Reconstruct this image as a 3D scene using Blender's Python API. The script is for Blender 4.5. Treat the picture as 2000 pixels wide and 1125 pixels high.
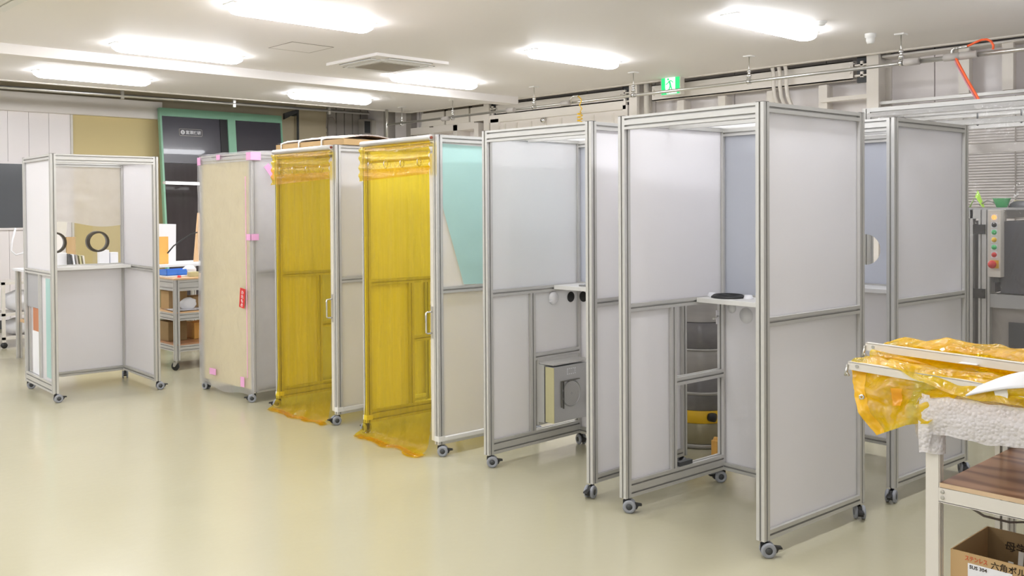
import bpy, bmesh, math, random
from math import sin, cos, pi, radians
from mathutils import Vector, Matrix, noise

for o in list(bpy.data.objects): bpy.data.objects.remove(o)
random.seed(7)
S = bpy.context.scene
COL = S.collection

# ------------------------------------------------------------------ camera
F, CY, PIT, ROL, HC, TH = 1848.266, 434.707, 0.0156922, -0.0061811, 1.62246, 2.3278243
def rot(x, y): return (sin(TH)*x-cos(TH)*y, cos(TH)*x+sin(TH)*y)
cam = bpy.data.cameras.new('camera'); camo = bpy.data.objects.new('camera', cam); COL.objects.link(camo)
cam.sensor_width = 36; cam.sensor_fit = 'HORIZONTAL'; cam.lens = F/2000*36
cam.shift_y = (CY-562.5)/2000; cam.clip_start = .05; cam.clip_end = 100
rt = (cos(ROL), sin(ROL)*sin(PIT), sin(ROL)*cos(PIT)); up = (-sin(ROL), cos(ROL)*sin(PIT), cos(ROL)*cos(PIT)); fw = (0, cos(PIT), -sin(PIT))
ax = [Vector((*rot(v[0], v[1]), v[2])) for v in (rt, up, fw)]
m3 = Matrix((ax[0], ax[1], -ax[2])).transposed()
camo.matrix_world = Matrix.Translation((0, 0, HC)) @ m3.to_4x4()
S.camera = camo

# ------------------------------------------------------------------ world, exposure
w = bpy.data.worlds.new('world'); S.world = w; w.use_nodes = True
w.node_tree.nodes['Background'].inputs[0].default_value = (.97, .98, 1, 1)
w.node_tree.nodes['Background'].inputs[1].default_value = .6   # even ambient fill, added in place of the hall behind the camera
S.view_settings.view_transform = 'Standard'; S.view_settings.look = 'None'
S.view_settings.gamma = 1; S.view_settings.use_curve_mapping = False
S.view_settings.exposure = 0.2
LAMP_STRENGTH = 35.0
LAMP_COLOR = (.95, .96, 1.0, 1)

# ------------------------------------------------------------------ materials
def lin(c):
    return tuple(((x/255+.055)/1.055)**2.4 if x/255 > .04045 else x/255/12.92 for x in c)
def nt(name):
    m = bpy.data.materials.new(name); m.use_nodes = True
    t = m.node_tree; return m, t, t.nodes, t.links, t.nodes['Principled BSDF']
def tex(N, L, kind, scale, coord='Object', sc=(1, 1, 1), **kw):
    c = N.new('ShaderNodeTexCoord'); mp = N.new('ShaderNodeMapping'); mp.inputs['Scale'].default_value = sc
    t = N.new('ShaderNodeTex'+kind); t.inputs['Scale'].default_value = scale
    for k, v in kw.items(): t.inputs[k].default_value = v
    L.new(c.outputs[coord], mp.inputs[0]); L.new(mp.outputs[0], t.inputs['Vector'])
    return t
def mat(name, col, rough=.5, metal=0, var=.06, vs=6, vsc=(1, 1, 1), bump=0, bs=60, coat=0, trans=0, alpha=0, spec=.5):
    """col sRGB 0-255; var colour variation; bump strength; trans = translucency; alpha = share that is clear"""
    m, t, N, L, b = nt(name)
    c = lin(col)
    n = tex(N, L, 'Noise', vs, sc=vsc, Detail=4)
    r = N.new('ShaderNodeMix'); r.data_type = 'RGBA'
    r.inputs['A'].default_value = (*[x*(1-var) for x in c], 1); r.inputs['B'].default_value = (*[min(1, x*(1+var)) for x in c], 1)
    L.new(n.outputs[0], r.inputs['Factor']); L.new(r.outputs['Result'], b.inputs['Base Color'])
    b.inputs['Roughness'].default_value = rough; b.inputs['Metallic'].default_value = metal
    b.inputs['Coat Weight'].default_value = coat; b.inputs['Specular IOR Level'].default_value = spec
    if bump:
        n2 = tex(N, L, 'Noise', bs, Detail=3); bp = N.new('ShaderNodeBump'); bp.inputs['Strength'].default_value = bump; bp.inputs['Distance'].default_value = .002
        L.new(n2.outputs[0], bp.inputs['Height']); L.new(bp.outputs[0], b.inputs['Normal'])
    out = N['Material Output']; cur = b.outputs[0]
    if trans:
        tr = N.new('ShaderNodeBsdfTranslucent'); L.new(r.outputs['Result'], tr.inputs[0])
        mx = N.new('ShaderNodeMixShader'); mx.inputs[0].default_value = trans; L.new(cur, mx.inputs[1]); L.new(tr.outputs[0], mx.inputs[2]); cur = mx.outputs[0]
    if alpha:
        tr = N.new('ShaderNodeBsdfTransparent')
        mx = N.new('ShaderNodeMixShader'); mx.inputs[0].default_value = alpha; L.new(cur, mx.inputs[1]); L.new(tr.outputs[0], mx.inputs[2]); cur = mx.outputs[0]
    L.new(cur, out.inputs[0])
    return m
def film(name, tint, gloss=.12, rough=.06, haze=0, hazecol=(230, 230, 230), bscale=9, bump=.5, dist=.02, bsc=(1, 1, 1), streak=(.5, .5, .5), hvar=.04):
    """clear tinted film: a coloured see-through sheet with gloss and a little haze"""
    m, t, N, L, b = nt(name); N.remove(b)
    tr = N.new('ShaderNodeBsdfTransparent'); tr.inputs[0].default_value = (*tint, 1)
    gl = N.new('ShaderNodeBsdfGlossy'); gl.inputs['Roughness'].default_value = rough
    n = tex(N, L, 'Noise', bscale, sc=bsc, Detail=5, Distortion=1.2); bp = N.new('ShaderNodeBump'); bp.inputs['Strength'].default_value = bump; bp.inputs['Distance'].default_value = dist
    L.new(n.outputs[0], bp.inputs['Height']); L.new(bp.outputs[0], gl.inputs['Normal'])
    fr = N.new('ShaderNodeLayerWeight'); L.new(bp.outputs[0], fr.inputs['Normal'])
    pw = N.new('ShaderNodeMath'); pw.operation = 'POWER'; pw.inputs[1].default_value = 4; L.new(fr.outputs['Facing'], pw.inputs[0])
    ad = N.new('ShaderNodeMath'); ad.operation = 'MULTIPLY_ADD'; ad.inputs[1].default_value = .3; ad.inputs[2].default_value = gloss; ad.use_clamp = True
    L.new(pw.outputs[0], ad.inputs[0])
    cur = tr.outputs[0]
    if haze:
        hn = tex(N, L, 'Noise', 14, sc=streak, Detail=4); hm_ = N.new('ShaderNodeMapRange'); hm_.inputs['From Min'].default_value = .35; hm_.inputs['From Max'].default_value = .7
        hm_.inputs['To Min'].default_value = haze*(1-hvar); hm_.inputs['To Max'].default_value = haze*(1+hvar); L.new(hn.outputs[0], hm_.inputs[0])
        df = N.new('ShaderNodeBsdfDiffuse'); df.inputs[0].default_value = (*lin(hazecol), 1); tl = N.new('ShaderNodeBsdfTranslucent'); tl.inputs[0].default_value = (*lin(hazecol), 1)
        m0 = N.new('ShaderNodeMixShader'); m0.inputs[0].default_value = .5; L.new(df.outputs[0], m0.inputs[1]); L.new(tl.outputs[0], m0.inputs[2])
        m1 = N.new('ShaderNodeMixShader'); L.new(hm_.outputs[0], m1.inputs[0]); L.new(cur, m1.inputs[1]); L.new(m0.outputs[0], m1.inputs[2]); cur = m1.outputs[0]
    m2 = N.new('ShaderNodeMixShader'); L.new(ad.outputs[0], m2.inputs[0]); L.new(cur, m2.inputs[1]); L.new(gl.outputs[0], m2.inputs[2])
    L.new(m2.outputs[0], N['Material Output'].inputs[0])
    return m
def emit(name, col, s):
    m, t, N, L, b = nt(name); N.remove(b)
    e = N.new('ShaderNodeEmission'); e.inputs[0].default_value = (*col[:3], 1); e.inputs[1].default_value = s
    L.new(e.outputs[0], N['Material Output'].inputs[0]); return m

M = {}
M['alu'] = mat('anodised_aluminium', (206, 205, 202), .42, .45, .03, 3)
M['alu_dark'] = mat('aluminium_slot', (120, 118, 112), .5, .6, .03)
M['cap'] = mat('grey_end_cap', (110, 108, 104), .5)
M['panel'] = mat('white_panel', (246, 245, 247), .35, 0, .01, 2, trans=.52)
M['roof'] = mat('translucent_roof_sheet', (248, 248, 248), .4, 0, .01, 2, trans=.8, alpha=.55)
M['pane'] = mat('frosted_blue_grey_pane', (222, 225, 233), .16, 0, .02, 2, trans=.5, alpha=.05)
M['white'] = mat('white_plastic', (232, 231, 228), .4, 0, .02)
M['offwhite'] = mat('off_white_paint', (222, 217, 208), .45, 0, .03)
M['wheel'] = mat('grey_rubber', (150, 153, 160), .5)
M['black'] = mat('black_plastic', (38, 38, 38), .45)
M['dark'] = mat('dark_grey_plastic', (70, 72, 74), .5)
M['chrome'] = mat('chrome', (225, 225, 225), .15, 1, .01)
M['galv'] = mat('galvanised_steel', (200, 198, 192), .3, .85, .05, 20)
M['wood'] = mat('plywood_brown', (178, 132, 98), .35, 0, .22, 3, (1, 6, 1), coat=.2)
M['plyedge'] = mat('plywood_edge', (212, 184, 150), .6, 0, .15, 20, (1, 1, 40))
M['birch'] = mat('light_wood', (222, 184, 140), .4, 0, .08, 4, (1, 8, 1))
M['card'] = mat('cardboard', (190, 158, 112), .8, 0, .07, 8)
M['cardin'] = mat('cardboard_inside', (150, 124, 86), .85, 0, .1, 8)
M['red'] = mat('red', (214, 50, 48), .45)
M['green'] = mat('green_frame_paint', (144, 194, 166), .4, 0, .08)
M['greenb'] = mat('green_plastic', (70, 190, 110), .4)
M['lime'] = mat('lime_plastic', (170, 220, 70), .4)
M['yellow'] = mat('yellow_plastic', (235, 190, 40), .35)
M['amber'] = mat('amber_board', (240, 184, 96), .5)
M['orange'] = mat('orange_hose', (235, 95, 45), .4)
M['blue'] = mat('blue_tray', (70, 130, 225), .4)
M['pink'] = mat('pink_tape', (242, 178, 224), .5)
M['ink'] = mat('black_ink', (62, 48, 30), .8)
M['redink'] = mat('red_ink', (200, 84, 50), .8)
M['paper'] = mat('paper', (236, 236, 240), .7, 0, .02)
M['teal'] = mat('teal_protective_film', (190, 228, 224), .3, 0, .04, 5, trans=.25)
M['beige'] = mat('beige_board', (226, 212, 168), .5, 0, .04, 4)
M['purple'] = mat('purple_film', (190, 80, 160), .4)
M['filter'] = mat('cream_filter_edge', (200, 194, 150), .6)
M['steelbox'] = mat('grey_sheet_steel', (186, 186, 186), .35, .3, .04)
M['acr'] = film('clear_acrylic', (.97, .97, .96), .05, .03, bump=0)
M['yfilm'] = film('yellow_vinyl', (1, .82, .06), .03, .08, haze=.17, hazecol=(255, 216, 60), bscale=7, bump=.3, dist=.02, bsc=(3, 3, .5), streak=(1.6, 1.6, .06), hvar=.55)
M['yfilm3'] = film('yellow_vinyl_folded', (1, .88, .06), .10, .05, haze=.55, hazecol=(255, 218, 40), bscale=9, bump=1, dist=.06, streak=(.5, .5, .5), hvar=.5)
M['yfilm2'] = film('yellow_vinyl_crumpled', (1, .78, .035), .12, .05, haze=.20, hazecol=(255, 205, 40), bscale=11, bump=1, dist=.05)
M['cfilm'] = film('clear_wrap', (.97, .97, .97), .05, .10, haze=.34, hazecol=(246, 244, 246), bscale=8, bump=.5, dist=.03)
M['vinyl'] = film('clear_vinyl', (.93, .93, .93), .05, .08, haze=.12, hazecol=(215, 210, 208), bscale=3, bump=.8, dist=.06)
M['hang'] = film('milky_film', (.95, .94, .93), .05, .2, haze=.65, hazecol=(240, 236, 234), bscale=5, bump=.5, dist=.03)
M['lamp'] = emit('lamp_diffuser', LAMP_COLOR, LAMP_STRENGTH)
M['tube'] = emit('reflection_bar', (1, 1, .98), 2.5)  # glow that imitates a lamp reflection in the black board
M['exitw'] = emit('exit_white', (.85, 1, .93), 1.3)
M['exitg'] = emit('exit_green', lin((60, 222, 130)), 1.15)
M['ambl'] = emit('amber_button_lit', lin((255, 170, 90)), 1.6)

# ------------------------------------------------------------------ mesh helpers
class MB:
    def __init__(s): s.v = []; s.f = []; s.sm = []
    def add(s, vs, fs, smooth=False):
        k = len(s.v); s.v += [tuple(p) for p in vs]; s.f += [[i+k for i in f] for f in fs]; s.sm += [smooth]*len(fs); return s
    def box(s, x0, x1, y0, y1, z0, z1):
        v = [(x, y, z) for z in (z0, z1) for y in (y0, y1) for x in (x0, x1)]
        return s.add(v, [(0, 2, 3, 1), (4, 5, 7, 6), (0, 1, 5, 4), (2, 6, 7, 3), (0, 4, 6, 2), (1, 3, 7, 5)])
    def bar(s, axis, a0, a1, b, c, nb=1, nc=1, sw=.0095, dp=.018):
        """extruded aluminium profile: axis letter, extent; b,c = ranges of the two other axes; nb slots on faces spanning b, nc on faces spanning c"""
        b0, b1 = b; c0, c1 = c; P = []
        def mids(lo, hi, n): return [lo+(hi-lo)*(i+.5)/n for i in range(n)]
        h = sw/2; dp = min(dp, min(b1-b0, c1-c0)/2-h-.001)
        P.append((b0, c0))
        for q in mids(b0, b1, nb): P += [(q-h, c0), (q-h, c0+dp), (q+h, c0+dp), (q+h, c0)]
        P.append((b1, c0))
        for q in mids(c0, c1, nc): P += [(b1, q-h), (b1-dp, q-h), (b1-dp, q+h), (b1, q+h)]
        P.append((b1, c1))
        for q in mids(b0, b1, nb)[::-1]: P += [(q+h, c1), (q+h, c1-dp), (q-h, c1-dp), (q-h, c1)]
        P.append((b0, c1))
        for q in mids(c0, c1, nc)[::-1]: P += [(b0, q+h), (b0+dp, q+h), (b0+dp, q-h), (b0, q-h)]
        if axis == 'z': f = lambda a, p: (p[0], p[1], a)
        elif axis == 'y': f = lambda a, p: (p[0], a, p[1])
        else: f = lambda a, p: (a, p[0], p[1])
        n = len(P); vs = [f(a0, p) for p in P]+[f(a1, p) for p in P]
        fl = axis == 'y'
        fs = [(i, (i+1) % n, n+(i+1) % n, n+i) for i in range(n)]+[list(range(n))[::-1], list(range(n, 2*n))]
        if fl: fs = [tuple(q)[::-1] for q in fs]
        return s.add(vs, fs)
    def cyl(s, p0, p1, r, n=12, r1=None, cap=True):
        p0, p1 = Vector(p0), Vector(p1); r1 = r if r1 is None else r1
        d = (p1-p0).normalized(); a = d.orthogonal().normalized(); b = d.cross(a)
        vs = [p0+(a*cos(2*pi*i/n)+b*sin(2*pi*i/n))*r for i in range(n)]+[p1+(a*cos(2*pi*i/n)+b*sin(2*pi*i/n))*r1 for i in range(n)]
        s.add(vs, [(i, (i+1) % n, n+(i+1) % n, n+i) for i in range(n)], True)
        if cap: s.add(vs, [list(range(n))[::-1], list(range(n, 2*n))])
        return s
    def tube(s, pts, r, n=8):
        pts = [Vector(p) for p in pts]; k = len(pts); rings = []
        a = None
        for i, p in enumerate(pts):
            d = (pts[min(i+1, k-1)]-pts[max(i-1, 0)]).normalized()
            a = (a-d*a.dot(d)) if a else d.orthogonal()
            a = a.normalized() if a.length > 1e-6 else d.orthogonal().normalized(); b = d.cross(a)
            rings += [p+(a*cos(2*pi*j/n)+b*sin(2*pi*j/n))*r for j in range(n)]
        fs = [(i*n+j, i*n+(j+1) % n, (i+1)*n+(j+1) % n, (i+1)*n+j) for i in range(k-1) for j in range(n)]
        s.add(rings, fs, True); s.add(rings, [list(range(n))[::-1], list(range((k-1)*n, k*n))]); return s
    def lathe(s, prof, c=(0, 0, 0), n=24, axis='z'):
        k = len(prof); vs = []
        for r, h in prof:
            for j in range(n):
                t = 2*pi*j/n
                q = (r*cos(t), r*sin(t), h)
                if axis == 'y': q = (q[0], q[2], q[1])
                if axis == 'x': q = (q[2], q[0], q[1])
                vs.append((q[0]+c[0], q[1]+c[1], q[2]+c[2]))
        return s.add(vs, [(i*n+j, i*n+(j+1) % n, (i+1)*n+(j+1) % n, (i+1)*n+j) for i in range(k-1) for j in range(n)], True)
    def grid(s, fn, nu, nv, smooth=True):
        vs = [fn(i/nu, j/nv) for j in range(nv+1) for i in range(nu+1)]
        return s.add(vs, [(j*(nu+1)+i, j*(nu+1)+i+1, (j+1)*(nu+1)+i+1, (j+1)*(nu+1)+i) for j in range(nv) for i in range(nu)], smooth)
    def prism(s, poly, axis, a0, a1):
        n = len(poly)
        f = {'x': lambda a, p: (a, p[0], p[1]), 'y': lambda a, p: (p[0], a, p[1]), 'z': lambda a, p: (p[0], p[1], a)}[axis]
        vs = [f(a0, p) for p in poly]+[f(a1, p) for p in poly]
        return s.add(vs, [(i, (i+1) % n, n+(i+1) % n, n+i) for i in range(n)]+[list(range(n))[::-1], list(range(n, 2*n))])
    def mesh(s, name, m):
        me = bpy.data.meshes.new(name); me.from_pydata(s.v, [], s.f); me.materials.append(m)
        me.polygons.foreach_set('use_smooth', s.sm); me.validate()
        bm = bmesh.new(); bm.from_mesh(me); bmesh.ops.remove_doubles(bm, verts=bm.verts, dist=1e-6); bmesh.ops.recalc_face_normals(bm, faces=bm.faces); bm.to_mesh(me); bm.free()
        return me
def link(name, me, parent=None, loc=(0, 0, 0), rz=0, rxyz=None):
    o = bpy.data.objects.new(name, me); COL.objects.link(o); o.parent = parent
    o.location = loc; o.rotation_euler = rxyz or (0, 0, rz); return o
CACHE = {}
def part(name, mb, m, parent, key=None, **kw):
    """mb: MB or a function giving one; key: share the mesh under this key"""
    if key and key in CACHE: me = CACHE[key]
    else:
        if callable(mb): mb = mb()
        me = mb.mesh(name, M[m] if isinstance(m, str) else m)
        if key: CACHE[key] = me
    return link(name, me, parent, **kw)
def tag(o, label, cat, group=None, kind=None):
    if label: o['label'] = label
    if cat: o['category'] = cat
    if group: o['group'] = group
    if kind: o['kind'] = kind
    return o
def thing(name, label, cat, loc=(0, 0, 0), rz=0, group=None):
    return tag(link(name, None, None, loc, rz), label, cat, group)
def solo(name, mb, m, label, cat, loc=(0, 0, 0), rz=0, group=None, kind=None):
    return tag(part(name, mb, m, None, loc=loc, rz=rz), label, cat, group, kind)
def struct(name, mb, m, parent=None, label=None):
    o = part(name, mb, m, parent)
    if not parent: o['kind'] = 'structure'
    if label: o['label'] = label
    return o
def copy_tree(o, parent=None):
    c = o.copy(); COL.objects.link(c); c.parent = parent
    for ch in list(o.children): copy_tree(ch, c)
    return c
def bevel(o, wd=.003, seg=2):
    b = o.modifiers.new('bevel', 'BEVEL'); b.width = wd; b.segments = seg; b.limit_method = 'ANGLE'; return o
def text(s, size, m, parent, loc, rot, name='lettering', depth=.0006, bold=0, sx=1, align='LEFT'):
    cu = bpy.data.curves.new('t', 'FONT'); cu.body = s; cu.size = size; cu.extrude = depth; cu.offset = bold; cu.align_x = align; cu.resolution_u = 2
    t = bpy.data.objects.new('t', cu); COL.objects.link(t)
    me = bpy.data.meshes.new_from_object(t.evaluated_get(bpy.context.evaluated_depsgraph_get()))
    bpy.data.objects.remove(t); me.materials.clear(); me.materials.append(M[m])
    o = link(name, me, parent, loc, rxyz=rot); o.scale = (sx, 1, 1); return o
def N3(x, y, z, s=1): return noise.noise(Vector((x*s, y*s, z*s)))

# ================================================================== SETTING
YW, XW, CZ = 14.3, 9.9, 3.2          # far-left wall, right wall, ceiling
# floor: glossy epoxy
m, t, N, L, b = nt('epoxy_floor')
n1 = tex(N, L, 'Noise', .7, Detail=5); r = N.new('ShaderNodeMix'); r.data_type = 'RGBA'
r.inputs['A'].default_value = (*lin((180, 175, 149)), 1); r.inputs['B'].default_value = (*lin((186, 181, 156)), 1)
L.new(n1.outputs[0], r.inputs['Factor']); L.new(r.outputs['Result'], b.inputs['Base Color'])
n2 = tex(N, L, 'Noise', 2.5, Detail=3); mr = N.new('ShaderNodeMapRange'); mr.inputs['To Min'].default_value = .13; mr.inputs['To Max'].default_value = .24
L.new(n2.outputs[0], mr.inputs[0]); L.new(mr.outputs[0], b.inputs['Roughness'])
n3 = tex(N, L, 'Noise', 22, Detail=2); bp = N.new('ShaderNodeBump'); bp.inputs['Strength'].default_value = .12; bp.inputs['Distance'].default_value = .004
L.new(n3.outputs[0], bp.inputs['Height']); L.new(bp.outputs[0], b.inputs['Normal'])
b.inputs['Specular IOR Level'].default_value = .55
struct('floor', MB().box(-6, XW+.2, -5, YW+.2, -.1, 0), m)
M['ceil'] = mat('ceiling_paint', (240, 236, 234), .6, 0, .015, 1.2)
M['wall'] = mat('wall_paint', (240, 234, 228), .55, 0, .03, 2)
M['walll'] = mat('lilac_wall_panel', (240, 234, 233), .28, 0, .04, .8)
M['steel'] = mat('cream_steel_paint', (236, 230, 222), .4, 0, .03, 3)
M['olive'] = mat('olive_board', (212, 194, 142), .6, 0, .05, 1)
M['tan'] = mat('tan_board', (196, 184, 156), .6, 0, .05, 1)
M['voidm'] = mat('dark_void', (120, 110, 95), .8)
M['grey'] = mat('grey_corrugated', (172, 166, 160), .5, 0, .04)
M['glassd'] = mat('dark_window_glass', (92, 94, 98), .12, 0, .1, 2)
M['blackp'] = mat('black_laminate', (74, 72, 80), .28, 0, .12, 1.5, coat=.3)
M['blackg'] = mat('black_glossy_laminate', (62, 56, 58), .12, 0, .3, 2, (6, 1, 1))
M['blind'] = mat('blind_slat', (216, 210, 205), .5, 0, .02)
M['seam'] = mat('dark_seam', (150, 142, 134), .7)

struct('ceiling', MB().box(-6, 9.5, -5, 9.75, CZ, CZ+.06).box(-6, 9.5, 9.75, 12.5, CZ, CZ+.06), 'ceil')
struct('trim_1', MB().box(-6, 9.35, 9.75, 10.0, CZ-.1, CZ), 'ceil', label='boxed beam across the ceiling')
struct('trim_2', MB().box(9.46, 9.52, -5, 12.5, CZ-.012, CZ+.06).box(-6, 9.5, 12.46, 12.52, CZ-.012, CZ+.06), 'steel', label='ceiling edge trim')
struct('trim_3', MB().box(-6, XW+.3, -5, YW+.3, 4.0, 4.1), 'voidm', label='roof deck above the ceiling gap')
# no walls behind camera and left: open to the world fill
# far-left wall
wl = struct('wall_left', MB().box(-6, XW+.3, YW, YW+.2, 0, 4), 'tan')
part('fascia_band', MB().box(-6, 6.05, YW-.16, YW, 3.0, 3.26), 'wall', wl)
xs = [-2+.265*i for i in range(26)]; xs = [x for x in xs if x < 4.74]+[4.745]
xs = [3.1, 3.37, 3.64, 3.92, 4.19, 4.455, 4.745]
for a, bb in zip(xs[:-1], xs[1:]):
    part('wall_panel', MB().box(a+.002, bb-.002, YW-.05, YW-.02, 0, 3.0), 'walll', wl)
part('wall_panel', MB().box(-6, 3.098, YW-.05, YW-.02, 0, 3.0), 'walll', wl)
part('edge_trim', MB().box(4.745, 4.775, YW-.07, YW, 0, 3.0), 'offwhite', wl)
part('olive_board', MB().box(4.78, 6.2, YW-.04, YW, 0, 3.0), 'olive', wl)
part('tan_board', MB().box(8.42, 9.02, YW-.05, YW-.01, 0, 3.75), 'tan', wl)
for i in range(6): part('ribbed_sheet', MB().box(9.06+i*.17, 9.06+i*.17+.15, YW-.05, YW-.005, 0, 3.9), 'grey', wl)
struct('baseboard_left', MB().box(-6, 6.2, YW-.07, YW, 0, .12), 'dark')
wn = struct('window_1', MB().box(3.0, 4.14, YW-.09, YW-.05, 1.36, 2.30), 'walll')
part('pane', MB().box(3.02, 4.11, YW-.1, YW-.085, 1.39, 2.27), 'glassd', wn)
# right wall and its steelwork
wr = struct('wall_right', MB().box(XW, XW+.2, -5, YW, 0, 4), 'walll')
ys = [-.5, .6, 1.7, 2.9, 4.1, 5.3, 6.5, 7.7, 8.9, 10.1, 11.3, 12.7, 13.4]
for a, bb in zip(ys[:-1], ys[1:]): part('wall_panel', MB().box(XW-.03, XW, a+.006, bb-.006, .1, 3.9), 'walll', wr)
def column(n, y, w=.13, wide=True):
    o = struct('trim_%d' % n, MB().box(9.55, 9.6, y-w/2, y+w/2, 0 if n > 4 else 0, 3.9).box(9.6, XW, y-.008, y+.008, 0, 3.9).box(XW-.06, XW-.03, y-w/2, y+w/2, 0, 3.9), 'steel', label='cream steel column')
    return o
column(5, 4.61); column(6, 7.82); column(7, 10.66, .12); column(8, 1.5)
# round post beside second column
struct('trim_9', MB().cyl((9.58, 7.62, 2.0), (9.58, 7.62, 3.6), .035, 12), 'offwhite', label='round white pipe beside the column')
k = 10
def girder(y0, y1, z0, z1, x=9.6):
    global k
    o = struct('trim_%d' % k, MB().box(x, x+.012, y0, y1, z0, z1).box(x, x+.12, y0, y1, z1-.012, z1).box(x, x+.12, y0, y1, z0, z0+.012), 'steel', label='cream steel girder'); k += 1
    for yy in (y0, y1):
        for z in (z0+.07, z1-.07):
            part('bolt', MB().cyl((x-.02, yy+(.03 if yy == y0 else -.03), z), (x+.05, yy+(.03 if yy == y0 else -.03), z), .012, 8), 'steel', o)
    return o
girder(4.85, 7.55, 2.97, 3.17)
girder(8.02, 10.5, 3.02, 3.17)
for y in (4.74, 7.98, 10.55):
    o = struct('trim_%d' % k, MB().box(9.63, 9.66, y-.08, y+.08, 2.93, 3.3), 'dark', label='dark bracket plate between column and girder'); k += 1
    for z in (3.0, 3.11): part('cleat', MB().box(9.57, 9.63, y-.075, y+.075, z-.008, z+.008).box(9.57, 9.6, y-.015, y+.015, z-.02, z+.04), 'steel', o)
# studs
for y, zt in ((7.15, 2.95), (6.545, 2.95), (5.88, 2.95), (5.23, 2.95), (3.73, 3.17), (3.325, 3.17), (2.9, 3.17)):
    zb = 2.72 if y < 4.6 else 0
    struct('trim_%d' % k, MB().box(9.66, 9.7, y-.05, y+.05, zb, zt).box(9.7, XW, y-.006, y+.006, zb, zt), 'steel', label='vertical wall stud'); k += 1
struct('trim_%d' % k, MB().box(9.6, 9.68, 4.68, 5.23, 2.755, 2.80), 'steel', label='short horizontal rail'); k += 1
struct('trim_%d' % k, MB().box(9.62, XW, -1, 4.54, 3.165, 3.185), 'steel', label='top rail over the wall panels'); k += 1
# lintel and recess with small ribs between second and third column
struct('trim_%d' % k, MB().box(9.56, 9.6, 7.95, 10.6, 2.90, 3.01), 'steel', label='steel lintel'); k += 1
struct('trim_%d' % k, MB().box(9.6, 9.66, 7.95, 10.6, 2.4, 2.9).box(9.56, 9.68, 7.92, 8.0, 0, 2.95).box(9.56, 9.68, 10.4, 10.58, 0, 2.95), 'wall', label='recessed opening frame'); k += 1
for y in (8.2, 8.55, 8.85, 9.15, 9.45, 9.75, 10.05, 10.3):
    struct('trim_%d' % k, MB().box(9.59, 9.62, y-.02, y+.02, 2.0, 2.87), 'steel', label='small vertical rib in the recess'); k += 1
solo('small_wall_light', MB().lathe([(0, -.03), (.03, -.03), (.045, 0), (.03, .02), (0, .02)], n=12, axis='x'), 'chrome', 'small shiny round fitting in the wall recess above the booths', 'fitting', (9.56, 9.46, 2.86))
# boxes with slits, far end of right wall
for y0, y1 in ((11.7, 12.28), (11.1, 11.65), (10.75, 11.06)):
    o = struct('trim_%d' % k, MB().box(9.58, XW, y0, y1, 2.95, 3.165), 'steel', label='steel duct cover with slit above'); k += 1
    part('slit', MB().box(9.6, 9.7, y0+.02, y1-.02, 3.166, 3.20), 'voidm', o)
for y in (12.05, 11.45, 10.95):
    struct('trim_%d' % k, MB().box(9.6, XW, y-.05, y+.05, 0, 2.93).box(9.6, XW, y+.05, y+.55, 2.84, 2.95), 'wall', label='boxed wall stud'); k += 1
for y in (13.5, 12.85):
    struct('trim_%d' % k, MB().box(9.75, XW, y-.07, y+.07, 0, 3.9), 'grey', label='grey column at far corner'); k += 1
struct('trim_%d' % k, MB().box(9.58, 9.64, -1, 4.64, 2.675, 2.705), 'alu', label='silver window head rail'); k += 1
w2 = struct('window_2', MB().box(9.7, 9.74, -1, 4.6, 1.2, 2.665).box(9.6, 9.72, 4.6, 4.7, 1.1, 2.68).box(9.62, 9.74, -1, 4.6, 1.15, 1.2), 'offwhite')
bl = MB(); z = 1.22
while z < 2.65:
    bl.add([(9.655, -1, z+.006), (9.655, 4.55, z+.006), (9.675, 4.55, z+.030), (9.675, -1, z+.030)], [(0, 1, 2, 3)]); z += .027
o = part('blind_slats', bl, 'blind', w2); o['kind'] = 'stuff'
for y in (4.45, 4.27, 3.73, 3.25, 2.75, 2.2): part('blind_cord', MB().box(9.648, 9.652, y-.006, y+.006, 1.2, 2.66), 'seam', w2)
for y in (5.76, 5.68, 5.6):
    solo('conduit_pipe', MB().tube([(9.5, y, 3.19), (9.53, y, 3.12), (9.53, y, 2.97), (9.54, y-.01, 2.85), (9.57, y-.06, 2.7), (9.6, y-.12, 2.45)], .022, 8), 'steel',
         {5.76: 'cream conduit pipe on right wall, leftmost of three', 5.68: 'cream conduit pipe on right wall, middle of three', 5.6: 'cream conduit pipe on right wall, rightmost of three'}[y], 'pipe', group='three conduit pipes behind the tall booth')

# ceiling fittings ------------------------------------------------------
def lamp_proto():
    t = thing('ceiling_lamp', '', 'lamp', (0, 0, 0), 0, 'fluorescent ceiling lamps')
    prof = [(-.115, 0), (-.115, -.018), (-.03, -.03), (.03, -.03), (.115, -.018), (.115, 0)]
    part('lamp_body', MB().prism([(-.62, -.024), (.62, -.024), (.66, -.01), (.66, 0), (-.66, 0), (-.66, -.01)], 'y', -.085, .085), 'white', t)
    n = 8; vs = []; hw = .115
    hw = .10; sec = [(hw*cos(pi*i/n), -.026-.058*sin(pi*i/n)**.6) for i in range(n+1)]
    d = MB()
    st = [(-.648, .45), (-.60, .9), (-.56, 1), (.56, 1), (.60, .9), (.648, .45)]
    for x, q in st: vs += [(x, y*q if True else y, -.028+(z+.028)*q) for y, z in sec]
    d.add(vs, [(i*(n+1)+j, i*(n+1)+j+1, (i+1)*(n+1)+j+1, (i+1)*(n+1)+j) for i in range(len(st)-1) for j in range(n)], True)
    d.add(vs, [list(range(n+1)), list(range((len(st)-1)*(n+1), len(st)*(n+1)))])
    part('lamp_diffuser', d, 'lamp', t)
    return t
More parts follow.
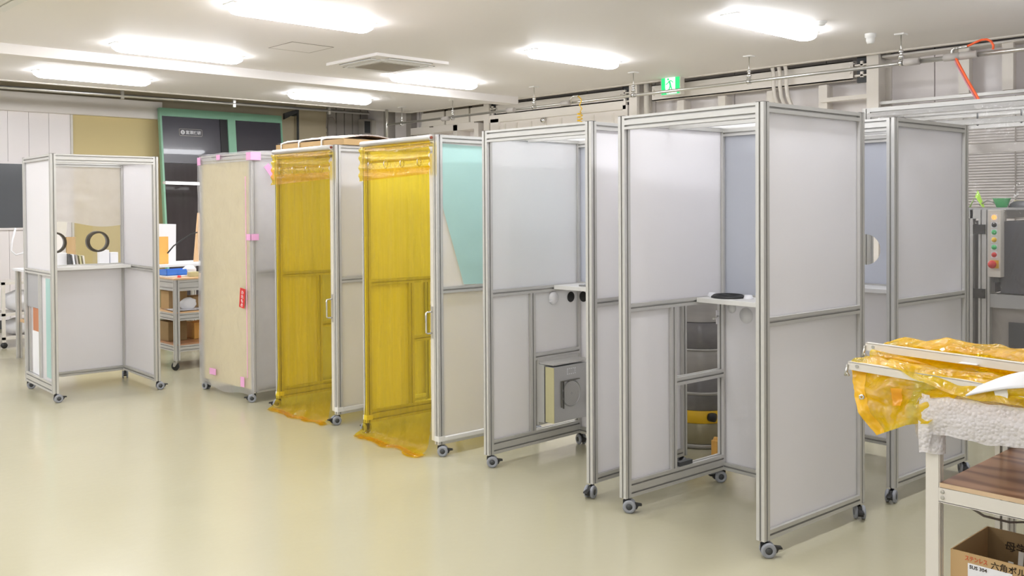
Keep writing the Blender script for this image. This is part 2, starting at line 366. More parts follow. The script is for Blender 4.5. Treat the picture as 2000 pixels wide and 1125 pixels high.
LP = {(4.059, 6.732): 'lit ceiling lamp nearest and largest at upper left', (4.059, 9.054): 'lit ceiling lamp against the ceiling beam at left', (4.059, 11.375): 'lit ceiling lamp farthest left, beyond the beam',
      (7.277, 4.411): 'lit ceiling lamp at upper right beside the smoke detectors', (7.277, 6.732): 'lit ceiling lamp between the exit sign and air conditioner', (7.277, 9.054): 'lit ceiling lamp touching the beam behind the air conditioner', (7.277, 11.375): 'lit ceiling lamp beyond the beam above the far corner'}
proto = lamp_proto(); first = True
for X in (-2.377, .841, 4.059, 7.277):
    for Y in (-2.55, -.231, 2.09, 4.411, 6.732, 9.054, 11.375):
        if Y < 2 and X > -1: continue      # the near right end of the hall is dimmer
        o = proto if first else copy_tree(proto); first = False
        lb = LP.get((X, Y)); o.location = (X, Y, CZ)
        o['label'] = lb or 'lit ceiling lamp outside the picture, one of the overhead rows'
        o['group'] = 'ceiling lamps in view' if lb else 'ceiling lamps out of view'

def cassette(x, y, label):
    t = thing('air_conditioner', label, 'air conditioner', (x, y, CZ))
    a = .47
    part('frame', MB().prism([(-a, -a), (a, -a), (a, a), (-a, a)], 'z', -.03, 0), 'ceil', t)
    bevel(part('grille_frame', MB().box(-.31, .31, -.31, .31, -.045, -.028), 'white', t), .012)
    g = MB()
    for i in range(24): g.box(-.25, .25, -.25+i*.021, -.25+i*.021+.010, -.052, -.044)
    o = part('grille', g, mat('grille_grey', (176, 168, 156), .6), t); o['kind'] = 'stuff'
    for i in range(4):
        c = link('vane', None, t); bpy.data.objects.remove(c)
        part('vane', lambda: MB().box(-.28, .28, .345, .415, -.042, -.034), 'white', t, key='vane', rz=i*pi/2)
        part('air_slot', lambda: MB().box(-.29, .29, .415, .425, -.034, -.028), 'alu_dark', t, key='aslot', rz=i*pi/2)
cassette(6.07, 8.37, 'square white ceiling air conditioner cassette in middle of ceiling')
cassette(1.78, 7.75, 'white ceiling air conditioner cut off at top left corner')
h = MB(); x0, x1, y0, y1, q = 4.64, 5.10, 7.91, 8.36, .008
for a in ((x0, x1, y0, y0+q), (x0, x1, y1-q, y1), (x0, x0+q, y0, y1), (x1-q, x1, y0, y1)): h.box(*a, CZ-.004, CZ-.0005)
hp = thing('ceiling_hatch', 'square access hatch in the ceiling beside the air conditioner', 'hatch', (0, 0, 0))
part('hatch_frame', h, 'seam', hp); part('hatch_door', MB().box(x0+q, x1-q, y0+q, y1-q, CZ-.003, CZ-.0005), 'ceil', hp)
for (x, y, r, hh, lb) in ((7.51, 4.09, .055, .035, 'small flat round white smoke detector beside upper right lamp'), (8.39, 4.07, .05, .09, 'taller round white smoke detector at upper right')):
    solo('smoke_detector', MB().lathe([(0, -hh), (r*.6, -hh), (r*.75, -hh*.75), (r*.8, -hh*.4), (r, -hh*.35), (r, 0)], n=20), 'white', lb, 'detector', (x, y, CZ))

# air pipe with hangers on right -----------------------------------------
PX = 8.66
t = thing('air_pipe', 'long silver overhead pipe running along the right wall', 'pipe', (0, 0, 0))
part('pipe_tube', MB().cyl((8.6, -1, 2.93), (8.62, 3.9, 2.93), .022).cyl((8.62, 3.9, 2.93), (8.9, 12.3, 2.95), .018), 'galv', t)
for (x, y, n) in ((8.602, 3.42, 0), (8.602, 3.28, 0), (8.60, 3.78, 0), (8.69, 8.2, 1), (8.74, 9.26, 1), (8.83, 10.75, 0)):
    part('coupling', MB().cyl((x, y-.07, 2.932), (x, y+.07, 2.932), .034), 'grey', t)
part('elbow_outlet', MB().tube([(8.6, 3.42, 2.93), (8.6, 3.42, 2.99), (8.6, 3.40, 3.005), (8.6, 3.37, 3.005)], .016).cyl((8.6, 3.38, 3.006), (8.6, 3.29, 3.009), .014), 'galv', t)
part('elbow_outlet', MB().tube([(8.69, 8.11, 2.93), (8.68, 8.10, 2.98), (8.67, 8.05, 3.003), (8.67, 7.97, 3.0)], .013), 'galv', t)
part('end_riser', MB().tube([(8.9, 12.3, 2.7), (8.9, 12.3, 2.95), (8.9, 12.3, 3.19)], .025), 'galv', t)
for i, (x, y) in enumerate(((8.605, 3.881), (8.648, 5.518), (8.666, 7.088), (8.705, 8.78), (8.86, 10.618), (8.9, 11.9))):
    hh = thing('pipe_hanger', ('thin rod pipe hanger right of the ceiling smoke detectors', 'thin rod pipe hanger left of the three conduit pipes', 'thin rod pipe hanger left of the exit sign', 'thin rod pipe hanger left of the coiled yellow hose', 'thin rod pipe hanger just beyond the ceiling beam', 'thin rod pipe hanger nearest the far corner')[i], 'hanger', (x, y, CZ), 0, 'hangers carrying the silver pipe')
    part('ceiling_plate', MB().box(-.045, .045, -.045, .045, -.012, 0), 'white', hh); part('rod', MB().cyl((0, 0, -.01), (0, 0, -.23), .006, 6), 'galv', hh)
    part('turnbuckle', MB().lathe([(0, -.14), (.022, -.15), (.022, -.17), (.01, -.18), (.026, -.2), (.026, -.23), (0, -.235)], n=10), 'chrome', hh)
    part('clamp', MB().cyl((-.0, -.015, -.268), (0, .015, -.268), .032, 12), 'chrome', hh)
solo('orange_hose', MB().tube([(8.6, 3.30, 3.009), (8.6, 3.26, 3.02), (8.6, 3.22, 3.036), (8.6, 3.17, 3.050), (8.6, 3.13, 3.048), (8.6, 3.095, 3.028), (8.6, 3.075, 2.99), (8.6, 3.078, 2.955)], .010), 'orange', 'orange air hose looping above the silver pipe at right', 'hose')
hz = thing('hanging_hose', 'orange and mauve air hose hanging down from pipe at right', 'hose')
part('orange_tube', MB().tube([(8.585, 3.385, 2.925), (8.58, 3.36, 2.87), (8.58, 3.285, 2.72), (8.58, 3.19, 2.54), (8.58, 3.12, 2.40)], .011), 'orange', hz)
part('mauve_tube', MB().tube([(8.60, 3.40, 2.92), (8.60, 3.38, 2.86), (8.60, 3.305, 2.71), (8.60, 3.21, 2.53), (8.60, 3.14, 2.40)], .010), mat('mauve_hose', (200, 140, 150), .5), hz)
pts = [(8.67, 7.97, 3.0), (8.66, 7.92, 2.965), (8.65, 7.895, 2.94), (8.65, 7.93, 2.88), (8.65, 7.89, 2.84), (8.65, 7.92, 2.80)]
for i in range(90): pts.append((8.65+.03*cos(i*.7), 7.925+.032*sin(i*.7), 2.79-i*.0045))
solo('coiled_hose', MB().tube(pts, .007, 6), 'yellow', 'yellow coiled air hose hanging from the overhead pipe', 'hose')
# pipe along the far-left gap
t = thing('air_pipe', 'long thin silver pipe under ceiling edge on far left wall', 'pipe')
part('pipe_tube', MB().cyl((1.5, 12.72, 3.13), (8.85, 12.72, 3.16), .022), 'galv', t)
for x in (3.2, 4.9, 6.5, 8.1): part('clip', MB().box(x-.02, x+.02, 12.7, 12.74, 3.1, 3.26), 'galv', t)

# exit sign ---------------------------------------------------------------
t = thing('exit_sign', 'green lit emergency exit sign with running man pictogram', 'sign', (9.4, 7.09, 3.115))
bevel(part('housing', MB().box(-.02, .06, -.15, .15, -.13, .13), 'offwhite', t), .004)
part('green_face', MB().box(-.026, -.02, -.135, .135, -.115, .115), 'exitg', t)
part('white_field', MB().prism([(.075, -.03), (.075, .09), (-.075, .09), (-.075, -.05), (-.10, -.112), (.05, -.112), (.07, -.06)], 'x', -.029, -.026), 'exitw', t)
rm = MB()
def limb(pts, r):
    rm.tube([(-.030, -y, z) for y, z in pts], r, 6)
rm.lathe([(0, -.004), (.013, -.004), (.013, .002), (0, .002)], (-.03, .028, .066), 12, 'x')
limb([(-.012, .045), (.002, .01), (.008, -.02)], .012); limb([(-.014, .044), (-.034, .02), (-.062, .005)], .006); limb([(-.004, .048), (.022, .044), (.045, .022)], .006)
limb([(.004, -.015), (-.012, -.055), (-.040, -.075), (-.03, -.105)], .008); limb([(.01, -.015), (.022, -.05), (.018, -.09)], .008)
part('running_man', rm, 'exitg', t)

# ================================================================== BOOTHS
D, W, P, ZB, ZT = .887, .905, .045, .077, 2.10
def caster(parent, x, y, rz):
    c = part('caster', lambda: MB().cyl((0, 0, .058), (0, 0, .079), .009, 8).box(-.010, .026, -.010, .010, .030, .066).prism([(-.012, .03), (.02, .02), (.04, .045), (.03, .066), (-.012, .066)], 'y', -.007, .007), 'black', parent, key='caster', loc=(x, y, 0), rz=rz)
    for s in (-1, 1):
        part('wheel', lambda: MB().lathe([(.018, -.009), (.030, -.009), (.035, -.005), (.035, .005), (.030, .009), (.018, .009), (.016, .006), (.016, -.006), (.018, -.009)], n=24, axis='y'), 'wheel', c, key='wheel', loc=(.022, .019*s, .035))
        part('hub', lambda: MB().lathe([(0, -.0085), (.0165, -.0085), (.0165, .0085), (0, .0085)], n=16, axis='y'), 'dark', c, key='hub', loc=(.022, .019*s, .035))
    part('brake_lever', lambda: MB().prism([(.050, .052), (.085, .048), (.088, .040), (.07, .038), (.062, .022), (.052, .02)], 'y', -.013, .013), 'black', c, key='lever')
    return c
def hole_pane(y0, y1, z0, z1, holes, th=.006):
    bm = bmesh.new()
    ring = [bm.verts.new((0, y, z)) for y, z in ((y0, z0), (y1, z0), (y1, z1), (y0, z1))]
    for i in range(4): bm.edges.new((ring[i], ring[(i+1) % 4]))
    for cy, cz, r_ in holes:
        c = [bm.verts.new((0, cy+r_*cos(2*pi*i/32), cz+r_*sin(2*pi*i/32))) for i in range(32)]
        for i in range(32): bm.edges.new((c[i], c[(i+1) % 32]))
    bmesh.ops.triangle_fill(bm, use_beauty=True, edges=bm.edges[:])
    r_ = bmesh.ops.extrude_face_region(bm, geom=bm.faces[:]); bmesh.ops.translate(bm, verts=[g for g in r_['geom'] if isinstance(g, bmesh.types.BMVert)], vec=(th, 0, 0))
    bmesh.ops.recalc_face_normals(bm, faces=bm.faces); me = bpy.data.meshes.new('pane'); bm.to_mesh(me); bm.free(); return me
def booth(label, x, y, rz, pane='pane', holes=None, low_fill=False, xbar=True, cr=(20, 120, 200, -40), back_lower='panel'):
    t = thing('partition_booth', label, 'booth', (x, y, 0), rz, 'aluminium framed sampling booths in a row')
    for (a, bb) in ((0, 0), (0, W-P), (D-P, 0), (D-P, W-P)):
        part('post', lambda: MB().bar('z', ZB, ZT, (0, P), (0, P)), 'alu', t, key='post', loc=(a, bb, 0))
        part('post_cap', lambda: MB().box(.001, P-.001, .001, P-.001, ZT, ZT+.003), 'cap', t, key='pcap', loc=(a, bb, 0))
    part('header', lambda: MB().bar('y', P, W-P, (0, P), (2.03, ZT), 1, 2), 'alu', t, key='hdr')
    part('header', lambda: MB().bar('y', P, W-P, (0, P), (2.03, ZT), 1, 2), 'alu', t, key='hdr', loc=(D-P, 0, 0))
    for yy in (0, W-P):
        part('top_rail', lambda: MB().bar('x', P, D-P, (0, P), (2.055, ZT)), 'alu', t, key='trail', loc=(0, yy, 0))
        part('middle_rail', lambda: MB().bar('x', P, D-P, (0, P), (1.066, 1.108)), 'alu', t, key='mrail', loc=(0, yy, 0))
    part('middle_rail', lambda: MB().bar('y', P, W-P, (0, P), (1.07, 1.115)), 'alu', t, key='mrailb', loc=(D-P, 0, 0))
    part('bottom_rail', lambda: MB().bar('x', P, D-P, (0, P), (ZB+.001, .124)), 'alu', t, key='brail')
    part('bottom_rail', lambda: MB().bar('x', P, D-P, (0, P), (ZB+.001, .167), 1, 2), 'alu', t, key='brail2', loc=(0, W-P, 0))
    part('bottom_rail', lambda: MB().bar('y', P, W-P, (0, P), (ZB+.001, .122)), 'alu', t, key='brailb', loc=(D-P, 0, 0))
    part('inner_post', lambda: MB().bar('z', .167, 1.066, (.375, .42), (0, P)), 'alu', t, key='ipost', loc=(0, W-P, 0))
    if xbar: part('cross_bar', lambda: MB().bar('x', .42, D-P, (0, P), (.625, .67)), 'alu', t, key='xbar', loc=(0, W-P, 0))
    ym = .020
    part('side_panel', lambda: MB().box(P-.008, D-P+.008, ym, ym+.005, 1.1, 2.062), 'panel', t, key='spu')
    part('side_panel', lambda: MB().box(P-.008, D-P+.008, ym, ym+.005, .118, 1.072), 'panel', t, key='spl')
    part('side_panel', lambda: MB().box(P-.008, D-P+.008, ym, ym+.005, 1.1, 2.062), 'panel', t, key='spu', loc=(0, W-P, 0))
    part('side_panel', lambda: MB().box(P-.008, .382, ym, ym+.005, .16, 1.072), 'panel', t, key='spf', loc=(0, W-P, 0))
    if low_fill: part('side_panel', lambda: MB().box(.413, D-P+.008, ym, ym+.005, .663, 1.072), 'panel', t, key='spr', loc=(0, W-P, 0))
    if holes: 
        me = hole_pane(P-.008, W-P+.008, 1.1, 2.04, holes); me.materials.append(M[pane]); link('rear_pane', me, t, (D-P+.020, 0, 0))
    else: part('rear_pane', lambda: MB().box(D-P+.02, D-P+.026, P-.008, W-P+.008, 1.1, 2.04), pane, t, key='rp'+pane)
    part('rear_panel', lambda: MB().box(D-P+.02, D-P+.025, P-.008, W-P+.008, .115, 1.078), 'panel', t, key='rl')
    part('roof_panel', lambda: MB().box(P-.01, D-P+.01, P-.01, W-P+.01, 2.074, 2.079), 'roof', t, key='roof')
    part('roof_bar', lambda: MB().box(.36, .39, P, W-P, 2.045, 2.073), 'alu', t, key='roofbar')
    bevel(part('counter_shelf', lambda: MB().box(.592, D-P+.01, P+.001, W-P-.001, 1.080, 1.106), 'white', t, key='shelf'), .002)
    for i, (a, bb) in enumerate(((.02, .022), (.02, W-.022), (D-.022, .022), (D-.022, W-.022))): caster(t, a, bb, radians(cr[i]))
    return t

b7 = booth('nearest open white panel booth at right with tall aluminium frame', 3.8062, 2.3528, radians(-2.93), cr=(-42, -50, -140, 150))
b6 = booth('booth at far right behind the nearest one, round hole in rear pane', 5.036, 2.3085, radians(-3.24), holes=[(.65, 1.335, .10), (.255, 1.335, .10)], cr=(-165, -50, -140, 100))
b5 = booth('open booth left of the nearest one with fan box inside', 3.9268, 3.514, radians(.35), low_fill=True, cr=(-165, -42, -160, -110))
b4 = booth('yellow curtained booth with teal film on its side panel', 3.8655, 4.7973, radians(-2.13), cr=(-42, 90, -50, 60))
b3 = booth('yellow curtained booth carrying a wrapped parcel on top', 3.8995, 6.038, radians(.44), cr=(170, 150, -50, 60))
b2 = booth('booth wrapped in clear film with beige front and pink tapes', 3.8561, 7.2468, radians(2.23), cr=(150, -80, -50, 60))
d1 = radians(-2.45)
b1 = booth('leftmost open booth facing right with two black ringed ports', 2.6376+.905*cos(d1), 8.4184+.905*sin(d1), d1+pi/2, pane='acr', xbar=False, holes=[(.262, 1.325, .088), (.645, 1.325, .088)], cr=(-100, -90, 160, -100))

# ---- B7 extras: port rings lying on the counter, patches, latch
t = thing('port_ring', 'dark port ring lying on white counter of the nearest booth', 'ring', (4.572, 2.90, 1.1075)); t.location = b7.matrix_basis @ Vector((.735, .72, 1.1075)) if False else (3.8062+.72*cos(-.0511)+.72*.0511, 2.3528+.735-.72*.0511, 1.1065)
part('ring', MB().lathe([(.065, 0), (.095, 0), (.095, .006), (.080, .018), (.065, .008), (.065, 0)], n=28), 'black', t)
for s in (-1, 1): part('foam_foot', MB().lathe([(0, .022), (.02, .02), (.028, 0)], (.02, .12*s, 0), 12), 'paper', t)
def bpt(b, x, y, z): return b.matrix_basis @ Vector((x, y, z))
for (yy, r_, z) in ((.815, .03, 1.03), (.715, .045, .995)):
    o = part('round_sticker', MB().lathe([(0, 0), (r_, 0), (r_, .002), (0, .002)], n=24, axis='x'), 'paper', b7, loc=(D-P+.016, yy, z)); o['label'] = 'pale round patch'
lt = part('latch', MB().box(.77, .79, W-P-.006, W-P, .94, 1.02).tube([(.78, W-P-.01, .985), (.76, W-P-.03, .985), (.70, W-P-.035, .98)], .006), 'chrome', b7)
part('sill_cap', MB().box(.45, .56, W-.04, W-.01, .168, .19), 'dark', b7)

# ---- B5: fan box, discs, duct items
t = thing('fan_filter_box', 'grey fan filter box mounted inside open booth, round fan', 'fan box', (3.9268, 3.514, 0), radians(.35))
bevel(part('housing', MB().box(.425, .74, .70, .775, .235, .592), 'steelbox', t), .002)
part('filter_frame', MB().box(.425, .72, .790, .845, .225, .60), 'alu', t); part('gasket', MB().box(.43, .71, .776, .789, .23, .59), 'dark', t)
part('rear_frame', MB().box(.43, .82, .846, .862, .20, .63), 'alu', t)
part('top_tray', MB().box(.44, .80, .72, .86, .602, .612), 'alu', t)
part('edge_strip', MB().box(.421, .425, .70, .775, .235, .592), 'filter', t)
fn = part('fan', MB().lathe([(.085, -.004), (.088, 0), (.080, 0), (.080, .006), (.07, .006)], (.585, .698, .41), 28, 'y'), 'steelbox', t)
g = MB()
for i in range(7): g.lathe([(.012+.010*i, -.001), (.0175+.010*i, -.001)], (.585, .697, .41), 24, 'y')
part('fan_guard', g, 'alu', fn)
part('fan_plate', MB().box(.485, .49, .69, .70, .33, .50).box(.505, .509, .69, .70, .32, .50).box(.49, .66, .69, .70, .495, .50), 'alu_dark', t)
g = MB()
for s in (0, 1):
    for i in range(5): g.box(.545+.018*i, .555+.018*i, .698, .6995, .535+.035*s, .541+.035*s)
for i in range(3): g.box(.545, .551, .698, .6995, .537+.012*i, .545+.012*i).box(.617, .623, .698, .6995, .537+.012*i, .545+.012*i)
part('warning_mark', g, 'paper', t)
cd = solo('power_cable', MB().tube([bpt(b5, .80, .72, .42), bpt(b5, .76, .68, .40), bpt(b5, .75, .66, .33), bpt(b5, .80, .68, .26)], .008), 'black', 'black power cable beside the fan filter box', 'cable')
o = part('round_knob', MB().lathe([(0, -.02), (.025, -.02), (.042, -.012), (.045, 0), (0, 0)], n=20, axis='y').cyl((-.05, -.012, -.02), (0, -.012, -.02), .006, 6), 'paper', b5, loc=(.60, .874, 1.02))
for (yx, yy, n) in ((.775, .874, 'y'), (.84, .82, 'x')):
    o = part('cable_hole', MB().lathe([(0, -.003), (.030, -.003), (.036, 0), (.030, .001)], n=20, axis=n), 'black', b5, loc=(yx, yy, 1.015)); o['label'] = 'black round cable grommet'
for i in range(3): part('port_clip', MB().box(.62+.05*i, .65+.05*i, .60, .66, 1.107, 1.118), 'chrome', b5)

# ---- B4: teal film, door strip, handle, joints
part('protective_film', MB().grid(lambda u, v: (P+.01+u*(D-2*P-.02)+(1-u)*max(0, (.55-v)/.55)*.17, .014-.003*N3(u*6, v*9, 1)-.002, 1.115+v*.93-.02*u), 20, 24), 'teal', b4)['label'] = 'teal protective film peeling from the upper side panel'
def curtain_booth(b, seed, lab_c):
    part('door_strip', MB().box(-.004, .006, P-.004, P+.028, .10, 2.03 if False else 1.98), 'offwhite', b)
    hd = part('door_handle', MB().tube([(-.002, .058, .945), (-.045, .058, .945), (-.052, .060, .938), (-.052, .060, .812), (-.045, .058, .805), (-.002, .058, .805)], .006), 'chrome', b)
    part('handle_plate', MB().box(-.006, -.001, .045, .066, .77, .98), 'galv', hd)
    for yy in (0, W-P): part('corner_joint', MB().box(-.003, P+.002, -.003, P+.003, .098, .132), 'white', b, loc=(0, yy, 0))
    bevel(part('bottom_cover', MB().box(P+.002, D-P, -.004, .012, .094, .128), 'white', b), .008, 3)
    part('curtain_tube', MB().cyl((-.012, P-.0, 2.083), (-.012, W-.02, 2.083), .019, 14), 'alu', b)
    part('tube_end', MB().cyl((-.012, P-.005, 2.083), (-.012, P+.002, 2.083), .010, 10), mat('rust_red%d' % seed, (130, 60, 40), .5), b)
    t = thing('vinyl_curtain', lab_c, 'curtain', b.location[:], b.rotation_euler.z, 'yellow vinyl curtains')
    y0, y1 = P+.028, W-.04
    def main(u, v):
        y = y0+(y1-y0)*u; z = 1.90*(1-v)
        x = -.008+.0015*sin(u*38+seed)+.004*N3(u*6, v*1.5, seed)+.0012*N3(u*30, v*2, seed)
        if z < .30:
            k_ = (.30-z)/.30
            x -= k_*k_*(.045+.03*N3(u*5, 1, seed))
            x += .012*k_*N3(u*20, v*60, seed+3)
        if v > .975:      # skirt lying on the floor
            k_ = (v-.975)/.025
            x -= k_*(.035+.05*max(0, N3(u*4, 2, seed)+.3)); z = .012+.010*N3(u*25, v*40, seed)*k_+ (1-k_)*.03
        return (x, y, max(.004, z))
    o = part('curtain_sheet', MB().grid(main, 90, 120), 'yfilm', t)
    def hem(u, v):
        y = y0+(y1-y0)*u; x = main(u, 1)[0]
        return (x+.05-.10*v*(.6+.6*N3(u*5+3, 0, seed)), y+.02*N3(u*8, v*3, seed), .006+.018*abs(N3(u*18, v*5, seed))*(1-.4*v))
    part('floor_hem', MB().grid(hem, 70, 14), 'yfilm2', t)
    def val(u, v):
        y = P-.012+(W-P-.012)*u; z = 2.062-.215*v-.02*(1-v)*0-.03*u*v
        sag = .010*sin(v*26+3.2*u*u+seed*1.7+2*N3(u*2, v*2, seed))
        return (-.032-.006*v+sag*.7+.004*N3(u*22, v*8, seed), y, z)
    part('valance', MB().grid(val, 80, 40), 'yfilm2', t)
    for i in range(4):
        yy = y0+(y1-y0)*(.12+.25*i)
        part('curtain_ring', MB().tube([(-.02+.016*cos(a*.7), yy, 1.93+.03*sin(a*.7)) for a in range(10)], .003, 6), 'chrome', t)
    part('inner_rail', MB().cyl((.03, P, 1.955), (.03, W-P, 1.955), .010, 10), 'alu', t)
    return t
curtain_booth(b4, 3, 'yellow vinyl curtain on the booth with teal film side')
curtain_booth(b3, 8, 'yellow vinyl curtain on the booth under the wrapped parcel')

# ---- parcel on B3
t = thing('wrapped_parcel', 'flat cardboard parcel in clear wrap lying on a booth roof', 'parcel', b3.location[:], b3.rotation_euler.z)
part('carton', MB().box(.06, .55, -.02, .97, 2.104, 2.150), 'card', t)
part('lid', MB().grid(lambda u, v: (.06+.49*u, -.02+.99*v, 2.151+.028*sin(pi*u)+.012*sin(pi*v)), 10, 20), mat('brown_lid', (206, 172, 144), .45), t)
for yy in (.87, .60, .27):
    part('strap', MB().tube([(.05, yy, 2.104), (.05, yy, 2.152), (.10, yy-.01, 2.172), (.3, yy-.02, 2.196), (.5, yy-.02, 2.17), (.56, yy-.02, 2.15)], .007, 6), 'white', t)
part('clear_wrap', MB().grid(lambda u, v: (.055+.50*u, -.025+1.0*v, 2.156+.032*sin(pi*u)+.014*sin(pi*v)+.004*N3(u*9, v*14, 2)), 16, 40), 'cfilm', t)

# ---- B2 wrap
part('front_board', MB().box(.012, .02, P-.0, W-.03, .10, 2.06), 'beige', b2)['label'] = 'beige board behind the wrap'
def wrapf(u, v): return (-.008+.004*N3(u*7, v*12, 5)-.004*abs(N3(u*3, v*4, 9)), -.015+(W+.035)*u, .045+.015*sin(u*9)+(2.085-.05)*v)
def wraps(u, v): return (-.01+(D+.03)*u, -.013+.004*N3(u*7, v*12, 6), .085+.015*sin(u*7)+(2.02)*v)
def wrapt(u, v): return (-.01+(D+.02)*u, -.013+(W+.03)*v, 2.107+.010*N3(u*5, v*5, 1)+.006)
part('clear_wrap', MB().grid(wrapf, 50, 90).grid(wraps, 50, 90).grid(wrapt, 30, 30), 'cfilm', b2)
def tape(*a): part('pink_tape', MB().box(*a), 'pink', b2)
tape(-.020, -.017, -.02, .055, 2.035, 2.10); tape(-.02, .075, -.022, -.019, 2.035, 2.10); tape(-.019, -.016, 0, .06, 1.362, 1.415); tape(-.02, .05, -.021, -.018, 1.363, 1.416)
tape(-.019, -.016, .61, .72, .16, .215); tape(-.019, -.016, .125, .185, .115, .2); tape(-.019, -.016, .85, .905, 2.02, 2.09); tape(-.019, -.016, .5, .56, 2.055, 2.10)
o = part('pink_tape', MB().box(-.07, .07, 0, .003, -.027, .027), 'pink', b2, loc=(.17, -.022, 1.94)); o.rotation_euler = (0, .9, 0)
part('pink_tape', MB().box(-.016, -.013, .072, .080, .2, 1.9), 'pink', b2)
t = part('red_tag', MB().box(-.001, .001, -.042, .042, -.083, .083), 'red', b2, loc=(-.022, .135, .872)); t.rotation_euler = (radians(7), 0, 0); t['label'] = 'red tag with white lettering'
for i, ch in enumerate('われもの'): text(ch, .037, 'paper', t, (-.0018, .0175, .035-.036*i), (pi/2, 0, -pi/2), bold=.0006)

# ---- B1 extras
for cy in (.262, .645):
    part('port_ring', MB().lathe([(.080, -.03), (.098, -.03), (.100, .01), (.100, .05), (.086, .05), (.084, 0), (.080, -.03)], (D-P+.02, cy, 1.325), 32, 'x'), mat('ring_brown_black%d' % int(cy*1000), (72, 64, 50), .35), b1)['label'] = 'dark round glove port ring'
part('protective_film', MB().grid(lambda u, v: (D-P+.012-.004*N3(u*4, v*6, 2), P+.004+(W-2*P-.008)*u, 2.03-(.55+.02*sin(u*7)-.03*u)*v), 24, 24), 'hang', b1)['label'] = 'milky protective film over the upper rear pane'
part('teal_strip', MB().box(.12, .245, W-P+.026, W-P+.029, .19, 1.04), 'teal', b1)['label'] = 'teal protective film strip'
part('grey_infill', MB().box(.42, D-P+.005, W-P+.02, W-P+.025, .76, 1.07), mat('grey_infill_sheet', (168, 168, 172), .4), b1)['label'] = 'grey infill sheet'
solo('white_carton', MB().box(.44, .72, W-.10, W-.026, .168, .55), 'paper', 'white carton standing in the side opening of the leftmost booth', 'carton', b1.location[:], b1.rotation_euler.z)
t = thing('brown_box', 'red-brown box on top of the white carton at the leftmost booth', 'box', b1.location[:], b1.rotation_euler.z)
part('box_body', MB().box(.44, .70, W-.12, W-.028, .551, .755), mat('red_brown', (190, 122, 84), .5), t)
part('white_lid', MB().box(.46, .66, W-.11, W-.04, .755, .775), 'paper', t)

# ================================================================== STEEL DRUM behind the near booth
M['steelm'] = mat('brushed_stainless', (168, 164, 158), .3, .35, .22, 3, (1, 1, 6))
M['steeld'] = mat('steel_dark_reflection', (128, 125, 124), .25, .3, .35, 6, (1, 1, 2))  # dark reflections put into the steel colour
t = thing('steel_drum', 'grey stainless steel drum seen through the near booth opening', 'drum', (5.42, 3.86, 0))
def dr(n, r0, z0, z1, m_): return part(n, MB().lathe([(r0-.02, z0), (r0-.004, z0), (r0, z0+.006), (r0, z1-.006), (r0-.004, z1), (r0-.02, z1)], n=40), m_, t)
dr('base_rim', .24, .003, .03, 'steelm'); dr('lower_body', .228, .03, .17, mat('olive_grey_steel', (158, 150, 122), .3, .2, .1, 4)); dr('yellow_reflection', .230, .17, .255, 'yellow')  # yellow band paints the curtain's reflection in the drum
dr('dark_reflection', .228, .255, .50, 'steeld'); dr('hoop', .236, .36, .38, 'steelm'); dr('light_body', .228, .50, .66, 'steelm'); dr('hoop', .236, .655, .67, 'steelm')  # dark band paints a reflection of the surroundings
dr('upper_dark_reflection', .225, .67, .85, 'steeld'); part('lid_housing', MB().lathe([(.228, .85), (.228, 1.08), (.2, 1.12), (0, 1.13)], n=40), 'steelm', t)  # another dark reflection painted as a band, below the lid
part('caster_reflection', MB().lathe([(0, -.03), (.03, -.02), (.03, .02), (0, .03)], (-.13, -.195, .215), 16, 'y'), 'black', t)  # dark disc paints a caster's reflection in the drum
t = thing('orange_block', 'small orange cap on the floor beside the steel drum', 'cap', (5.185, 3.565, 0))
bevel(part('cap_body', MB().box(-.022, .022, -.022, .022, 0, .10), 'amber', t), .006); part('cap_top', MB().lathe([(0, .12), (.012, .118), (.018, .10)], n=12), 'amber', t)

# ================================================================== MACHINE ENCLOSURE at far right
XM = 7.0
t = thing('curtained_enclosure', 'aluminium framed enclosure with clear vinyl curtains at far right', 'enclosure')
def al(n, *a, **kw): return part(n, MB().bar(*a, **kw), 'alu', t)
al('corner_post', 'z', 0, 2.37, (XM, XM+.06), (3.40, 3.46)); al('corner_post', 'z', 0, 2.37, (8.8, 8.86), (3.40, 3.46)); 
al('corner_post', 'z', 0, 2.37, (8.8, 8.86), (.4, .46)); al('corner_post', 'z', 0, 2.37, (XM, XM+.06), (.4, .46))
al('top_rail', 'y', .46, 3.40, (XM, XM+.06), (2.30, 2.37)); al('top_rail', 'y', .46, 3.40, (8.8, 8.86), (2.30, 2.37))
al('top_rail', 'x', XM+.06, 8.8, (3.40, 3.46), (2.30, 2.37)); al('top_rail', 'x', XM+.06, 8.8, (1.9, 1.96), (2.30, 2.37))
al('cross_rail', 'y', .46, 3.40, (7.6, 7.66), (2.30, 2.36))
part('inner_rail', MB().box(XM+.09, XM+.12, .46, 3.4, 2.2, 2.24), 'alu', t)
part('rear_beam', MB().box(8.74, 8.8, .4, 3.4, 2.08, 2.16), 'grey', t)
part('corner_bracket', MB().prism([(2.88, 2.08), (2.70, 2.08), (2.80, 1.95), (2.83, 1.9)], 'x', 8.74, 8.76), 'grey', t)
al('rear_post', 'z', .5, 2.08, (8.72, 8.78), (2.68, 2.76))
for y in (2.72, 2.42): part('curtain_hook', MB().cyl((7.3, y, 2.3), (7.3, y, 2.22), .006, 6).lathe([(0, -.012), (.014, 0), (0, .012)], (7.3, y, 2.215), 8), 'dark', t)
tc = thing('clear_vinyl_curtain', 'clear wrinkled vinyl sheet hanging on the far right enclosure', 'curtain')
part('vinyl_sheet', MB().grid(lambda u, v: (XM-.012+.02*N3(u*9, v*6, 4)+.008*N3(u*30, v*12, 4), .5+2.93*u, 2.33-2.2*v), 80, 60), 'vinyl', tc)
